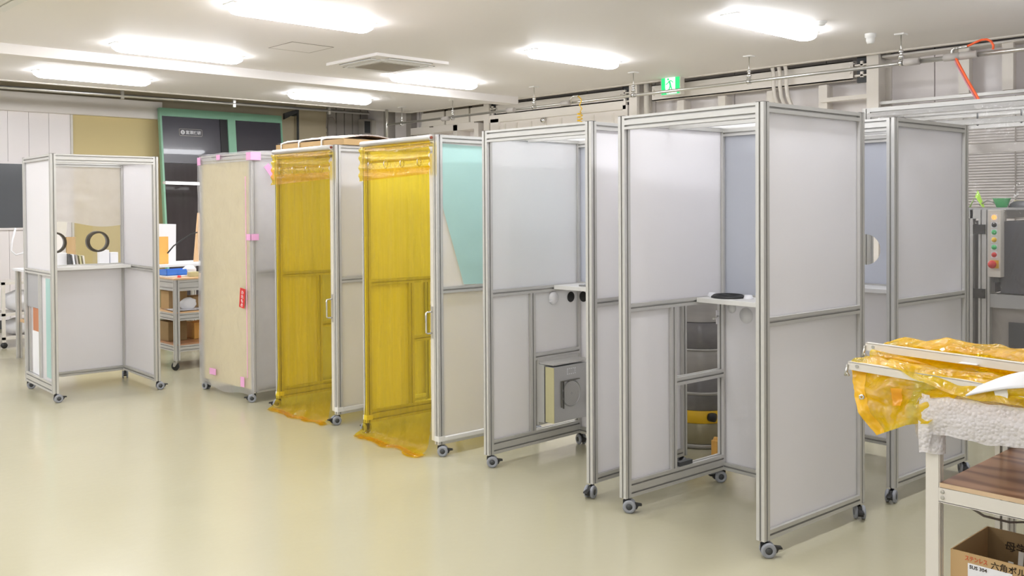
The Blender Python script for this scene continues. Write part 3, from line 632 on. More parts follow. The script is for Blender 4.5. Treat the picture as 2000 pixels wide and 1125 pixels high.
part('rolled_edge', MB().grid(lambda u, v: (XM-.03-.02*sin(v*pi)+.012*N3(u*30, v*3, 8), .5+2.9*u, 2.335-.075*v+.006*N3(u*22, v*2, 1)), 90, 8), 'vinyl', tc)

# machine cabinet
t = thing('machine_cabinet', 'grey machine cabinet with dark glass doors inside the enclosure', 'machine', (7.42, 2.70, 0))
def am(n, m_, *a): return part(n, MB().box(*a), m_, t)
am('body', 'grey', .03, 1.3, -1.5, -.002, .02, .95)
bd = MB(); 
part('corner_post', MB().bar('z', .02, 1.585, (-.02, .04), (-.03, .05), 1, 2), 'alu', t)
part('corner_post', MB().bar('z', .02, 1.585, (-.02, .04), (.09, .14)), 'alu', t)
am('side_panel', 'steelbox', 0, .6, .14, .20, .02, 1.5)
am('top_rail', 'alu', -.02, .04, .05, .14, 1.52, 1.585)
am('top_plate', 'steelbox', -.01, 1.3, -1.5, .14, 1.585, 1.60)
am('top_rail', 'alu', .0, 1.3, -.05, -.03, 1.52, 1.585)
dg = mat('smoked_acrylic', (92, 92, 96), .12, 0, .15, 3)
for (x0_, x1_) in ((.06, .62), (.66, 1.28)): part('smoked_door', MB().box(x0_, x1_, -.055, -.04, .97, 1.50), dg, t)
part('smoked_front', MB().box(.0, .02, -1.45, -.10, .97, 1.50), dg, t)
am('door_rail', 'steelbox', 0, 1.3, -.06, -.03, .86, .96); am('door_rail', 'steelbox', -.01, .02, -1.5, -.03, .86, .96)
am('lower_window', 'dark', -.012, 0, -.42, -.16, .45, .76); am('lower_window', 'dark', .1, .5, -.012, -.001, .45, .76)
for z in (1.44, .96):
    am('hinge', 'black', -.032, -.018, .0, .085, z-.035, z+.035)
cb = am('control_box', 'offwhite', -.07, .05, -.125, -.035, 1.09, 1.585); bevel(cb, .003)
cols = [('ambl', 'lit orange button', 1.53), ('black', 'black selector switch', 1.475), ('greenb', 'green button', 1.42), ('yellow', 'yellow button', 1.365), ('greenb', 'green button', 1.31), ('red', 'red button', 1.255)]
for mm, lb, z in cols:
    o = part('push_button', MB().lathe([(0, -.018), (.012, -.018), (.0135, -.012), (.0145, -.004), (.0185, -.003), (.0185, 0), (0, 0)], (-.07, -.08, z), 20, 'x'), mm, cb); o['label'] = lb
    part('button_plate', MB().box(-.0715, -.07, -.102, -.058, z-.024, z+.024), 'paper', cb)
o = part('emergency_stop', MB().lathe([(0, -.045), (.026, -.042), (.03, -.030), (.022, -.02), (.014, -.012), (.014, 0)], (-.07, -.076, 1.185), 24, 'x'), 'red', cb); o['label'] = 'red mushroom emergency stop'
part('stop_plate', MB().box(-.073, -.07, -.112, -.052, 1.155, 1.215), 'yellow', cb)
am('cable_gland', 'dark', -.03, .01, -.10, -.06, 1.05, 1.09)
t = solo('green_bowl', MB().lathe([(0, .0), (.035, .0), (.06, .065), (.068, .07), (.058, .068), (.033, .006), (0, .006)], n=24), 'greenb', 'small green bowl on top of the machine cabinet', 'bowl', (7.47, 2.61, 1.601))
solo('black_helmet', MB().lathe([(.09, 0), (.085, .02), (.06, .04), (.03, .05), (0, .052)], n=24), 'dark', 'dark rounded cap on top of the machine cabinet', 'cap', (7.55, 2.50, 1.601))
solo('foam_block', MB().box(-.06, .06, -.09, .09, 0, .055), 'filter', 'cream foam block on top of the machine cabinet', 'block', (7.72, 2.50, 1.601))
o = solo('lime_cloth', MB().grid(lambda u, v: (.05*(u-.5)+.01*N3(u*5, v*5, 1), .10*(v-.5), .004+.11*(1-abs(2*v-1))*(.7+.5*u)), 8, 8), 'lime', 'lime green cloth heap on the machine cabinet edge', 'cloth', (7.5, 2.80, 1.60))
solo('signal_cable', MB().tube([(7.5, 2.78, 1.62), (7.5, 2.72, 1.66), (7.5, 2.66, 1.63), (7.55, 2.55, 1.615)], .007, 6), 'grey', 'thin grey cable lying on the machine cabinet', 'cable')
solo('red_wire', MB().tube([(8.6, 2.5, 2.08), (8.6, 2.42, 2.0), (8.6, 2.3, 1.9), (8.6, 2.18, 1.82), (8.6, 2.0, 1.76)], .008, 6), mat('rust_wire', (190, 120, 100), .5), 'thin reddish wire sagging inside the far right enclosure', 'wire')

# ================================================================== FAR-LEFT WALL OBJECTS
t = thing('panel_frame', 'tall green framed black boards leaning on the far wall', 'board', (0, 13.80, 0))
t.rotation_euler = (-math.atan2(.28, 3.15), 0, 0)
zt = 3.165
part('frame_top', MB().box(5.96, 8.02, -.05, .03, zt-.11, zt+.01), 'green', t)
part('frame_upright', MB().box(5.96, 5.99, -.05, .03, 0, zt-.11), 'green', t); part('frame_upright', MB().box(7.05, 7.18, -.06, .03, 0, zt-.11), 'green', t)
part('frame_upright', MB().box(8.0, 8.02, -.05, .03, 0, zt-.11), 'green', t)
u1 = part('upper_board', MB().box(5.99, 7.05, -.02, .02, 2.34, zt-.11), 'blackp', t); part('lower_board', MB().box(5.99, 7.05, -.018, .02, 0, 2.335), 'blackg', t)
part('upper_board', MB().box(7.18, 8.0, -.02, .02, 1.9, zt-.11), 'blackp', t); part('lower_board', MB().box(7.18, 8.0, -.018, .02, 0, 1.895), 'blackg', t)
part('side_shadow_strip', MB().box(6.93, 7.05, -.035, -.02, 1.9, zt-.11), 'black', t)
pl = part('name_plate', MB().prism([(6.27, 2.765), (6.62, 2.765), (6.63, 2.775), (6.63, 2.865), (6.62, 2.875), (6.27, 2.875), (6.26, 2.865), (6.26, 2.775)], 'y', -.026, -.02), 'grey', t)
part('plate_field', MB().box(6.268, 6.622, -.028, -.025, 2.773, 2.867), 'blackp', pl)
g = MB().lathe([(.016, 0), (.034, 0)], (6.315, -.030, 2.82), 20, 'y').box(6.285, 6.345, -.031, -.029, 2.814, 2.826)
part('emblem', g, 'paper', pl)
text('富澤技研', .062, 'paper', pl, (6.36, -.0295, 2.798), (pi/2, 0, 0), bold=.0012, sx=1.0)
tl = thing('reflection_bar', 'slim glowing white bar imitating a lamp reflection across the black board', 'lamp', (0, 0, 0))  # added glowing bar stands in for a reflected ceiling lamp
part('tube', MB().cyl((5.86, 13.62, 2.022), (6.52, 13.62, 2.012), .022, 12), 'tube', tl); part('bar_end', MB().cyl((5.83, 13.62, 2.022), (5.86, 13.62, 2.022), .023, 12).cyl((6.52, 13.62, 2.012), (6.55, 13.62, 2.012), .023, 12), 'white', tl)
part('bracket', MB().box(6.28, 6.32, 13.62, 13.97, 2.0, 2.02), 'grey', tl)  # added holder for the reflection bar
solo('bracket_arm', MB().prism([(0, 3.12), (.27, 3.26), (.27, 3.31), (0, 3.22)], 'y', -.03, .03).box(.25, .275, -.02, .02, 2.2, 3.28).box(.24, .285, .0, .17, 3.2, 3.24).box(.24, .285, .0, .17, 2.3, 2.34), 'dark', 'dark angled steel arm and rod right of the black boards', 'bracket', (8.1, 14.1, 0))
pts = [(0, 0, .30), (0, 0, .02)]+[(.085+.1*cos(pi-a*.35), 0, -.18+.2*sin(pi-a*.35)*1.0) for a in range(0, 18)]
solo('cable_loop', MB().tube(pts, .011, 6), 'seam', 'grey cable hanging in a loop on the tan wall', 'cable', (8.97, 14.15, 3.2))
t = thing('meter_box', 'grey electrical meter box with glass window in far corner', 'electrical box', (9.74, 14.1, 0))
bevel(part('box', MB().box(-.08, .12, -.05, .12, 2.93, 3.22), 'grey', t), .01); part('window', MB().box(-.06, .06, -.056, -.05, 2.97, 3.18), 'dark', t)
part('side_terminal', MB().box(.10, .16, -.09, .02, 2.95, 3.2), 'offwhite', t)

# ---- long work bench behind booths and things on it
t = thing('work_bench', 'long white topped work bench behind the leftmost booth', 'bench', (3.15, 10.6, 0))
part('bench_top', MB().box(0, 2.1, 0, .75, .965, .99), 'paper', t)
for (a, c) in ((.02, .02), (2.03, .02), (.02, .68), (2.03, .68)): part('leg', MB().bar('z', 0, .965, (a, a+.05), (c, c+.05)), 'alu', t)
part('lower_shelf', MB().box(.05, 2.05, .05, .7, .4, .43), 'birch', t)
def bx(name, m_, lab, cat, x, y, z, dx, dy, dz, rz=0, rx=0, grp=None):
    o = solo(name, MB().box(0, dx, 0, dy, 0, dz), m_, lab, cat, (x, y, z), rz, grp); o.rotation_euler = (rx, 0, rz); bevel(o, .003); return o
bx('white_box', 'paper', 'white box on the bench seen low left through the booth', 'box', 3.38, 10.8, .991, .17, .12, .17, .1)
bx('white_box', 'paper', 'tall white box on the bench seen under the booth ring', 'box', 3.86, 10.72, .991, .10, .12, .19, -.15)
bx('white_box', 'paper', 'small white box right of the tall white one', 'box', 3.985, 10.74, .991, .09, .10, .16, .1)
for i in range(5):
    bx('folder', ('dark', 'paper', 'grey', 'filter', 'offwhite')[i], ('dark thin folder leaning beside the white box on bench', 'white thin folder second in the leaning row', 'grey thin folder in the middle of leaning row', 'cream thin folder fourth in the leaning row', 'off-white thin folder at the right end of leaning row')[i], 'folder', 3.565+.035*i, 10.75, .991, .018, .16, .16-.006*i, 0, 0, 'leaning folders on the bench').rotation_euler = (0, -.12, 0)
bx('leaning_sheet', 'offwhite', 'large pale sheet leaning behind bench left of cardboard', 'sheet', 3.42, 11.25, .991, .20, .01, .55, 0, -.05).rotation_euler = (-.05, .18, 0)
bx('cardboard_piece', 'card', 'brown cardboard piece standing behind the bench folders', 'cardboard', 3.70, 11.28, .991, .10, .03, .33, 0, -.03)
bx('amber_board', 'amber', 'orange-yellow board standing on bench right of leftmost booth', 'board', 4.545, 10.80, .991, .13, .03, .32, 0)
bx('white_sheet', 'paper', 'grey-white sheet leaning behind the orange-yellow board', 'sheet', 4.60, 11.02, .991, .26, .012, .47, 0, -.05).rotation_euler = (-.05, .04, 0)
bx('leaning_plank', 'birch', 'light wooden plank leaning beside the wrapped booth', 'plank', 5.08, 11.0, .991, .06, .03, .60, 0).rotation_euler = (-.05, .12, 0)
solo('black_cable', MB().tube([(4.62, 10.7, 1.12), (4.7, 10.72, 1.2), (4.82, 10.75, 1.27), (4.95, 10.8, 1.33), (5.05, 10.85, 1.35)], .008, 6), 'black', 'black cable curving up in front of the black board', 'cable')
# ---- wheeled work cart
t = thing('work_cart', 'wheeled aluminium work cart with three wooden shelves', 'cart', (4.06, 9.24, 0))
CX, CYd = .62, .62
for (a, c) in ((0, 0), (CX-.05, 0), (0, CYd-.05), (CX-.05, CYd-.05)): part('leg', MB().bar('z', .10, .92, (a, a+.05), (c, c+.05)), 'alu', t)
for z0, z1 in ((.80, .915), (.50, .575), (.185, .25)):
    for yy in (0, CYd-.05): part('rail', MB().bar('x', .05, CX-.05, (yy+.005, yy+.045), (z0, z1), 1, 2), 'alu', t)
    for xx in (0, CX-.05): part('rail', MB().bar('y', .05, CYd-.05, (xx+.005, xx+.045), (z0, z1), 1, 2), 'alu', t)
    part('shelf', MB().box(.006 if z1 < .9 else -.01, CX-.006, .006 if z1 < .9 else -.01, CYd-.006, z1, z1+.015), 'birch' if z1 > .3 else 'wood', t)
for (a, c) in ((.025, .025), (CX-.025, .025), (.025, CYd-.025), (CX-.025, CYd-.025)):
    cs = part('caster', MB().cyl((0, 0, .08), (0, 0, .11), .015, 8).prism([(-.02, .085), (.03, .085), (.035, .04), (.015, .035)], 'y', -.02, .02), 'galv', t, loc=(a, c, 0), rz=2.2)
    part('wheel', MB().lathe([(.012, -.012), (.036, -.012), (.042, -.006), (.042, .006), (.036, .012), (.012, .012)], (.018, 0, .042), 20, 'y'), 'black', cs)
tr = thing('blue_tray', 'blue plastic parts tray on top of the work cart', 'tray', (4.09, 9.50, .945), .05)
part('tray_body', MB().box(0, .26, 0, .16, 0, .008).box(0, .26, 0, .006, 0, .06).box(0, .26, .154, .16, 0, .06).box(0, .006, 0, .16, 0, .06).box(.254, .26, 0, .16, 0, .06).box(.12, .126, 0, .16, 0, .05), 'blue', tr)
bx('flat_white_lid', 'paper', 'flat white lid under the blue tray', 'tray', 4.08, 9.46, .931, .30, .26, .012)  # thin white lid lying flat on the cart top
bx('yellow_box', 'filter', 'small cream-yellow box on right of work cart top', 'box', 4.27, 9.34, .931, .10, .08, .05)
solo('red_cap', MB().lathe([(0, .02), (.016, .02), (.02, 0)], n=14), 'red', 'tiny red round piece on the work cart top', 'disc', (4.16, 9.36, .931))  # small red cap
def bag(name, lab, x, y, z, sx, sy, sz, m_='paper', sd=1):
    def f(u, v):
        a = u*2*pi; b_ = v*pi; r_ = 1+.25*N3(cos(a)*2*sin(b_), sin(a)*2*sin(b_), cos(b_)*2+sd)
        return (sx*sin(b_)*cos(a)*r_, sy*sin(b_)*sin(a)*r_, sz*(1-cos(b_))*.5*(.8+.2*r_))
    return solo(name, MB().grid(f, 20, 12), m_, lab, 'bag', (x, y, z))
bag('white_bag', 'crumpled white bag behind the yellow box on cart', 4.36, 9.56, .931, .07, .06, .11, sd=3)
bag('white_bag', 'white bag hanging below the cart top', 4.25, 9.36, .68, .09, .05, .13, sd=5).location.z = .591
bx('carton', 'card', 'brown carton on the middle shelf of work cart', 'carton', 4.13, 9.55, .591, .20, .2, .19)
bx('carton', 'card', 'amber carton behind hanging bag on the middle shelf', 'carton', 4.37, 9.5, .591, .2, .2, .12)
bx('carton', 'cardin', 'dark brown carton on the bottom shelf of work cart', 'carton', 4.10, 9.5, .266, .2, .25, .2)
bx('wooden_crate', 'amber', 'orange wooden crate on the right of the bottom shelf', 'crate', 4.38, 9.5, .266, .2, .2, .17)
o = solo('white_cloth', MB().grid(lambda u, v: (.02+.56*u, .02+.3*v, .006+.012*abs(N3(u*7, v*5, 3))), 20, 8), 'paper', 'white cloth laid on the middle shelf of work cart', 'cloth', (4.06, 9.24, .592))
# ---- small white cart and wrapped thing at left edge
t = thing('small_cart', 'small off-white trolley at left edge behind the booth', 'cart', (3.27, 12.2, 0), .0)
for (a, c) in ((0, 0), (.42, 0), (0, .45), (.42, .45)):
    part('leg', MB().box(a, a+.035, c, c+.035, .07, .78), 'offwhite', t); cs = part('caster', MB().lathe([(0, -.015), (.035, -.015), (.035, .015), (0, .015)], (a+.02, c+.02, .035), 14, 'y'), 'black', t)
SC = t
for z in (.10, .38, .75): part('shelf', MB().box(0, .455, 0, .485, z, z+.03), 'offwhite', t)
bag('white_bag', 'big white bag on the lower trolley shelf', 3.5, 12.4, .411, .17, .17, .26, sd=8)
bag('white_bag', 'white bundle on bottom of trolley', 3.5, 12.42, .131, .17, .17, .20, sd=11)
part('white_cord', MB().tube([(.15, -.02, 1.42), (.11, -.02, 1.25), (.10, -.02, 1.15), (.15, -.02, 1.10), (.23, -.02, 1.12), (.27, -.02, 1.2)], .010, 6).cyl((.40, .01, .78), (.40, .01, 1.25), .012, 8).tube([(.27, -.02, 1.2), (.35, -.01, 1.24), (.40, .01, 1.22)], .008, 6), 'paper', SC)
def cov(u, v):
    a = u*2*pi; r_ = 1+.10*N3(cos(a)*2, sin(a)*2, v*5)
    return (.20*cos(a)*r_*(1-.25*v*v), .25*sin(a)*r_*(1-.25*v*v), 1.52*v)
solo('covered_stand', MB().grid(cov, 30, 24).lathe([(0, 1.55), (.1, 1.54), (.19, 1.49)], n=20), 'paper', 'white sheet covered stand at the far left edge', 'stand', (3.02, 12.5, 0))

# ================================================================== FOREGROUND CART
KX, KY = 3.14, 1.333; KD, KL = .70, 1.15     # corner (far-left), depth in x, length towards -y
t = thing('shelf_trolley', 'foreground off-white shelf trolley with plywood shelf at right', 'trolley', (KX, KY, 0))
for (a, c, n) in ((0, 0, 0), (KD-.09, 0, 1), (0, -KL, 0), (KD-.09, -KL, 1)):
    if n: part('leg', MB().bar('z', .06, .94, (a, a+.09), (c-.045, c), 2, 1), 'alu', t)
    else: part('leg', MB().box(a, a+.003, c-.042, c, .06, .94).bar('z', .06, .94, (a+.003, a+.033), (c-.045, c-.004)), 'offwhite' if not n else 'alu', t)
def krail(z0, z1):
    o = part('shelf_rail', MB().box(.0, .004, -KL, -.042, z0, z1).box(.0, .03, -KL, -.042, z0, z0+.004), 'offwhite', t); bevel(o, .001)
    part('shelf_rail', MB().box(KD-.03, KD, -KL, -.03, z0, z1), 'offwhite', t); part('shelf_rail', MB().box(.03, KD, -.04, -.02, z0, z1-.005), 'offwhite', t); part('shelf_rail', MB().box(.03, KD, -KL, -KL+.02, z0, z1-.005), 'offwhite', t)
    return o
r1 = krail(.648, .695); krail(.90, .95); krail(.13, .18)
for z in (.683, .664): part('rivet', MB().lathe([(.007, 0), (.006, -.003), (.003, -.004), (0, -.001)], (-.0005, -.055, z), 12, 'x'), 'galv', r1)
ply = part('plywood_shelf', MB().box(.004, KD-.004, -KL+.005, -.046, .697, .7115), 'wood', t)
part('plywood_edge', MB().box(.0005, .0035, -KL+.005, -.046, .697, .7112), 'plyedge', t)
part('lower_shelf', MB().box(.004, KD-.004, -KL+.005, -.046, .18, .195), 'wood', t)
part('top_board', MB().box(0, KD, -KL, 0, .95, .965), 'birch', t)
for (a, c) in ((.02, -.02), (KD-.02, -.02), (.02, -KL+.02), (KD-.02, -KL+.02)):
    part('caster', MB().lathe([(.01, -.012), (.027, -.012), (.03, 0), (.027, .012), (.01, .012)], (a, c, .03), 16, 'y').cyl((a, c, .03), (a, c, .062), .008, 8), 'dark', t)
# plywood grain: redefine wood with wave figure
def wood_fig(mn, c0, c1, c2):
    m, t_, N, L, b = nt(mn)
    w_ = tex(N, L, 'Wave', 3.0, sc=(1.0, .35, 1), Distortion=9.0, Detail=3, **{'Detail Scale': 1.4}); rp = N.new('ShaderNodeValToRGB')
    e = rp.color_ramp.elements; e[0].position = 0; e[0].color = (*lin(c0), 1); e[1].position = .55; e[1].color = (*lin(c1), 1); e2 = e.new(1); e2.color = (*lin(c2), 1)
    L.new(w_.outputs['Fac'], rp.inputs[0]); n_ = tex(N, L, 'Noise', 2.2, Detail=4); mx = N.new('ShaderNodeMix'); mx.data_type = 'RGBA'; mx.blend_type = 'MULTIPLY'; mx.inputs['Factor'].default_value = .5
    L.new(rp.outputs[0], mx.inputs['A']); L.new(n_.outputs[1], mx.inputs['B']); L.new(rp.outputs[0], b.inputs['Base Color']); b.inputs['Roughness'].default_value = .3; b.inputs['Coat Weight'].default_value = .15
    return m
ply.data.materials[0] = wood_fig('plywood_figured', (138, 98, 74), (176, 134, 104), (186, 145, 115))
# crate lying on lower shelf / striped item
t = thing('cardboard_box', 'open cardboard box with handwritten Japanese lettering on lower shelf', 'box', (3.165, 1.262, .196))
bw, bl_, bh, th = .31, .46, .298, .004
part('front_wall', MB().box(0, th, -bl_, 0, 0, bh), 'card', t); part('left_wall', MB().box(th, bw, -th, 0, 0, bh), 'card', t)
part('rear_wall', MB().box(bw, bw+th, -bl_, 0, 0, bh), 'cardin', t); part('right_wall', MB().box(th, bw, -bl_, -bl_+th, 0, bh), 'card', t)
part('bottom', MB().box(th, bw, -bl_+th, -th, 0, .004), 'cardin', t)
rr = (pi/2, 0, -pi/2)
text('ステンレス', .019, 'redink', t, (-.0008, -.045, bh-.024), rr, bold=.0002, sx=.75)
text('六角ボルト', .026, 'ink', t, (-.0008, -.125, bh-.030), rr, bold=.0003)
pp = part('label_sticker', MB().box(-.0012, 0, -.19, -.055, bh-.085, bh-.032), 'paper', t)
text('SUS 304', .016, 'ink', pp, (-.002, -.06, bh-.048), rr, bold=.0002)
text('母学', .036, 'ink', t, (bw-.0008, -.06, bh-.065), rr, bold=.0004)
for i in range(2):
    o = solo('metal_strip', MB().box(0, .002, -.016, 0, 0, .25+.03*i), 'offwhite', ('shorter pale strip standing in the cardboard box', 'taller pale strip standing in the cardboard box')[i], 'strip', (3.30+.03*i, 1.145-.02*i, .201)); o.rotation_euler = (.05, .02, .0)
g = MB(); random.seed(3)
for i in range(60):
    a = Vector((3.21+random.random()*.22, .84+random.random()*.2, .20+random.random()*.19)); d = Vector((random.uniform(-1, 1), random.uniform(-1, 1), random.uniform(-.3, .3))).normalized()*.018
    g.cyl(a-d, a+d, .007, 6)
    g.cyl(a-d*1.3, a-d, .012, 6)
o = solo('bolts', g, 'galv', 'heap of loose steel bolts in the cardboard box', 'bolts'); o['kind'] = 'stuff'
t = thing('striped_carton', 'pale carton with grey stripes and purple edge on the lower shelf', 'carton', (3.56, 1.17, .196))
part('carton_body', MB().box(0, .2, -.5, 0, 0, .42), 'offwhite', t)
for z in (.12, .22, .32, .38): part('stripe', MB().box(-.003, 0, -.42, -.02, z, z+.014), 'grey', t)
part('purple_edge', MB().box(-.005, -.0005, -.16, -.14, .15, .42), 'purple', t)
solo('grey_cable', MB().tube([(3.18, 1.27, .64), (3.3, 1.2, .615), (3.42, 1.13, .60), (3.55, 1.1, .585), (3.66, 1.09, .56)], .004, 6), 'ink', 'upper dark cable sagging under the plywood shelf', 'cable')
solo('grey_cable', MB().tube([(3.2, 1.24, .645), (3.28, 1.20, .59), (3.4, 1.16, .55), (3.52, 1.13, .53), (3.66, 1.12, .525)], .004, 6), 'seam', 'lower grey cable sagging under the plywood shelf', 'cable')

# bubble wrap over the trolley top
m, t_, N, L, b = nt('bubble_wrap')
vz = tex(N, L, 'Voronoi', 80); b.inputs['Base Color'].default_value = (*lin((248, 245, 249)), 1); b.inputs['Roughness'].default_value = .12
mr = N.new('ShaderNodeMapRange'); mr.inputs['From Max'].default_value = .7; mr.inputs['To Min'].default_value = 1; mr.inputs['To Max'].default_value = 0; L.new(vz.outputs['Distance'], mr.inputs[0])
bp = N.new('ShaderNodeBump'); bp.inputs['Strength'].default_value = 1; bp.inputs['Distance'].default_value = .004; L.new(mr.outputs[0], bp.inputs['Height']); L.new(bp.outputs[0], b.inputs['Normal'])
tl_ = N.new('ShaderNodeBsdfTranslucent'); tl_.inputs[0].default_value = (*lin((236, 232, 236)), 1); tp = N.new('ShaderNodeBsdfTransparent'); mx = N.new('ShaderNodeMixShader'); mx.inputs[0].default_value = .25; mx2 = N.new('ShaderNodeMixShader'); mx2.inputs[0].default_value = .14
L.new(b.outputs[0], mx.inputs[1]); L.new(tl_.outputs[0], mx.inputs[2]); L.new(mx.outputs[0], mx2.inputs[1]); L.new(tp.outputs[0], mx2.inputs[2]); L.new(mx2.outputs[0], N['Material Output'].inputs[0]); M['bubble'] = m
t = thing('bubble_wrap', 'sheet of bubble wrap draped over the foreground trolley', 'bubble wrap', (KX, KY, 0))
def bw_top(u, v):     # u along -y, v across x
    return (-.025+(KD+.045)*v, .008-u*(KL+.03), 1.020+.010*N3(u*7, v*4, 1)-.018*(abs(2*v-1)**6)-.02*max(0, 1-u*14)+.006*N3(u*25, v*12, 3))
def bw_front(u, v):   # apron in front (x negative side), hanging
    hang = .115+.015*sin(u*9)+.015*N3(u*5, 0, 2)+(.06 if u < .03 else 0)
    p = bw_top(u, 0)
    return (p[0]-.006-.010*sin(v*pi)+.008*N3(u*12, v*3, 5), p[1], p[2]-hang*v)
def bw_end(u, v):     # apron at the far-left end
    p = bw_top(0, u)
    return (p[0]-.004, p[1]+.006+.012*sin(v*pi)+.006*N3(u*8, v*4, 7), p[2]-(.13-.03*u+.02*sin(u*8))*v)
def bw_corner(u, v):
    a = u*pi/2; p = bw_front(0, v); q = bw_end(0, v); r_ = .028+.006*N3(u*5, v*5, 2)
    zl = 1.0-(.165)*v
    return (.004-r_*1.1*cos(a)+.004*N3(u*4, v*9, 3), -.024+r_*1.2*sin(a), zl)
part('wrap_top', MB().grid(bw_top, 90, 50), 'bubble', t); part('wrap_apron', MB().grid(bw_front, 90, 14), 'bubble', t); part('wrap_apron', MB().grid(bw_end, 40, 14), 'bubble', t); part('wrap_corner', MB().grid(bw_corner, 10, 16), 'bubble', t)
part('post_sleeve', MB().grid(lambda u, v: (.018+.032*cos(u*2*pi)+.004*N3(u*5, v*6, 1), -.02+.036*sin(u*2*pi), .99-.185*v), 20, 20), 'bubble', t)

# white angle rails wrapped with yellow vinyl, lying on the trolley top
def frame_obj(label, p0, p1, drop, seed, w_=.55):
    t = thing('vinyl_panel_frame', label, 'panel frame', (0, 0, 0), 0, 'yellow vinyl frames on the trolley')
    p0, p1 = Vector(p0), Vector(p1); d = (p1-p0); h_ = .028
    rl = MB(); n_ = Vector((.003, 0, 0))
    vs = [p0, p1, p1+Vector((0, 0, h_)), p0+Vector((0, 0, h_))]; vs2 = [q+n_ for q in vs]
    rl.add(vs+vs2, [(0, 1, 2, 3), (7, 6, 5, 4), (0, 4, 5, 1), (1, 5, 6, 2), (2, 6, 7, 3), (3, 7, 4, 0)])
    q = [p0+Vector((0, 0, h_)), p1+Vector((0, 0, h_)), p1+Vector((.028, 0, h_)), p0+Vector((.028, 0, h_))]
    rl.add(q+[a-Vector((0, 0, .003)) for a in q], [(0, 1, 2, 3), (7, 6, 5, 4), (0, 4, 5, 1), (1, 5, 6, 2), (2, 6, 7, 3), (3, 7, 4, 0)])
    part('angle_rail', rl, 'offwhite', t)
    part('screw', MB().cyl(p0+d.normalized()*.035+Vector((-.003, 0, .016)), p0+d.normalized()*.035+Vector((.004, 0, .016)), .0065, 10), 'galv', t)
    part('clip', MB().tube([p0+Vector((0, 0, .018)), p0+Vector((-.004, .004, -.008)), p0+Vector((-.004, .008, -.022))], .005, 6).tube([p0+Vector((-.004, .004, -.008)), p0+Vector((-.004, -.006, -.022))], .004, 6), 'galv', t)
    return t, p0, p1, d
# near (lower) frame
t, p0, p1, d = frame_obj('lower white rail frame with yellow vinyl hanging off the trolley corner', (3.14, 1.606, 1.046), (3.10, .80, 1.020), 0, 1)
def sheet_top(u, v):   # lies behind rail, rises over the other frame
    y = 1.60-.98*u; x = 3.145+.30*v
    return (x, y+.02*v, 1.068+.012*sin(v*9+u*4)*(.4+v)+.014*N3(u*7, v*5, 4)+.008*abs(N3(u*18, v*11, 7))+.016*v-.022*u+.02*max(0, N3(u*3, v*3, 9)))
part('vinyl_sheet', MB().grid(sheet_top, 70, 40), 'yfilm3', t)
part('vinyl_sheet', MB().grid(lambda u, v: tuple(Vector(sheet_top(u, v*.96))+Vector((.0, -.01, -.013+.01*N3(u*9, v*9, 12)))), 60, 30), 'yfilm3', t)
def flap(u, v):        # hanging flap: u along y (from corner), v downwards
    top = Vector((3.147, 1.60-.40*u, 1.052-.013*u)); 
    bot = Vector((3.11-.02*u, 1.475-.17*u, .845+.085*u-.05*max(0, u-.6)))
    p = top.lerp(bot, v); p.x += .012*sin(v*7+u*9)+.016*N3(u*6, v*5, 3)+.008*abs(N3(u*14, v*9, 6))-.03*v*(1-u); p.y += .10*v*(1-v)*(1-u)
    return p
def over(u, v):
    y = 1.46-.62*u; e = min(1, u*2.6)
    return (3.175-.085*v*e-.05*v*(1-e)+.006*N3(u*9, v*5, 2), y, 1.088-.030*u*0-(.062*e+.008)*v+.010*N3(u*9, v*4, 5)+.012*sin(v*pi)-.012*u)
part('vinyl_overlap', MB().grid(over, 60, 16), 'yfilm3', t)
part('hanging_flap', MB().grid(flap, 50, 40), 'yfilm3', t)
part('hanging_flap', MB().grid(lambda u, v: flap(.02+u*.55, v*.97)+Vector((.02+.006*N3(u*5, v*5, 8), 0, .006)), 40, 40), 'yfilm3', t)
hm = part('flap_hem', MB().grid(lambda u, v: flap(u*.14, v)+Vector((-.003, .0, 0)), 6, 30), mat('opaque_yellow_hem', (245, 196, 40), .3, trans=.3), t)
part('flap_patch', MB().grid(lambda u, v: flap(.40+u*.10, .25+v*.35)+Vector((-.004, 0, 0)), 3, 10), mat('yellow_patch', (248, 182, 50), .3, trans=.3), t)
c_ = flap(.09, .45); part('eyelet', MB().lathe([(.004, -.002), (.010, -.003), (.010, .001), (.004, .001)], (c_.x-.006, c_.y, c_.z), 16, 'x'), 'chrome', t)
part('label_patch', MB().box(3.22, 3.25, 1.20, 1.26, 1.098, 1.100), 'paper', t)
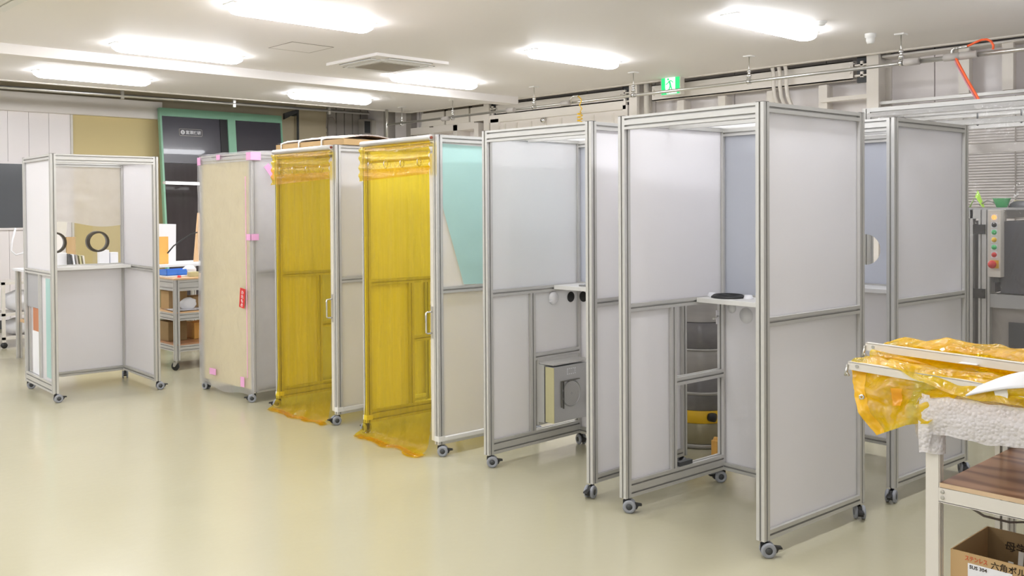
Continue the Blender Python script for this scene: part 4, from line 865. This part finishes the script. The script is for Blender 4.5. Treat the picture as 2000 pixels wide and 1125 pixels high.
# upper frame
t, p0, p1, d = frame_obj('upper white rail frame with crumpled yellow vinyl bulging above', (3.34, 1.640, 1.088), (3.12, .70, 1.098), 0, 2)
def bulge(u, v):
    y = 1.60-.86*u; hgt = .048*sin(pi*min(1, u*1.12))**.7*(1-.35*u) if u < .89 else .0
    x = 3.345-.20*u+.02+.20*v
    return (x, y, 1.108+hgt*sin(pi*min(1, .12+v))+.014*N3(u*9, v*6, 5)*(.5+v)+.006*N3(u*24, v*12, 6)+.006*u)
part('vinyl_sheet', MB().grid(bulge, 80, 40), 'yfilm3', t)
part('vinyl_sheet', MB().grid(lambda u, v: tuple(Vector(bulge(u, v))*1+Vector((.01, 0, -.022+.012*N3(u*12, v*9, 2)))), 60, 30), 'yfilm3', t)
part('vinyl_roll_end', MB().grid(lambda u, v: (3.31-.02*u+.02*cos(v*2*pi), 1.60-.22*u, 1.085+.014*sin(v*2*pi)*(1-.8*u)-.012*u), 16, 14), 'yfilm3', t)
# white foam strip and folded vinyl roll on top
def strip(u, v):
    y = 1.185-.50*u; z = 1.040+.050*sin(min(1, u*2.2)*pi/2)-.015*max(0, u-.5)
    return (3.085+.02*u+.03*v+.004*sin(u*14), y-.03*v*(1-u), z-.018+(.030+.02*sin(min(1, u*1.5)*pi))*v)
o = part('foam', MB().grid(strip, 40, 6), 'paper', None); sm_ = o.modifiers.new('solid', 'SOLIDIFY'); sm_.thickness = .006
tag(o, 'white foam strip curving over the yellow vinyl on trolley', 'foam strip'); o.name = 'foam_strip'
o = solo('foam_wedge', MB().grid(lambda u, v: (3.098+.012*v, 1.115-.05*u-.02*(1-v)*(1-u), 1.012+.050*v+.01*u*v), 8, 8), 'offwhite', 'pale foam wedge under the curving white strip', 'foam strip')
t = thing('folded_vinyl', 'thick folded yellow vinyl roll at right end of trolley', 'vinyl roll')
for k_ in range(3):
    part('vinyl_fold', MB().grid(lambda u, v: (3.11+.05*k_*.4+(.075-.018*k_)*cos(v*2*pi)+.01*N3(u*6, v*5, k_)+.06, 1.065-.5*u, 1.055+(.042-.011*k_)*sin(v*2*pi)+.010*N3(u*8, v*6, k_+4)), 50, 32), 'yfilm3', t)
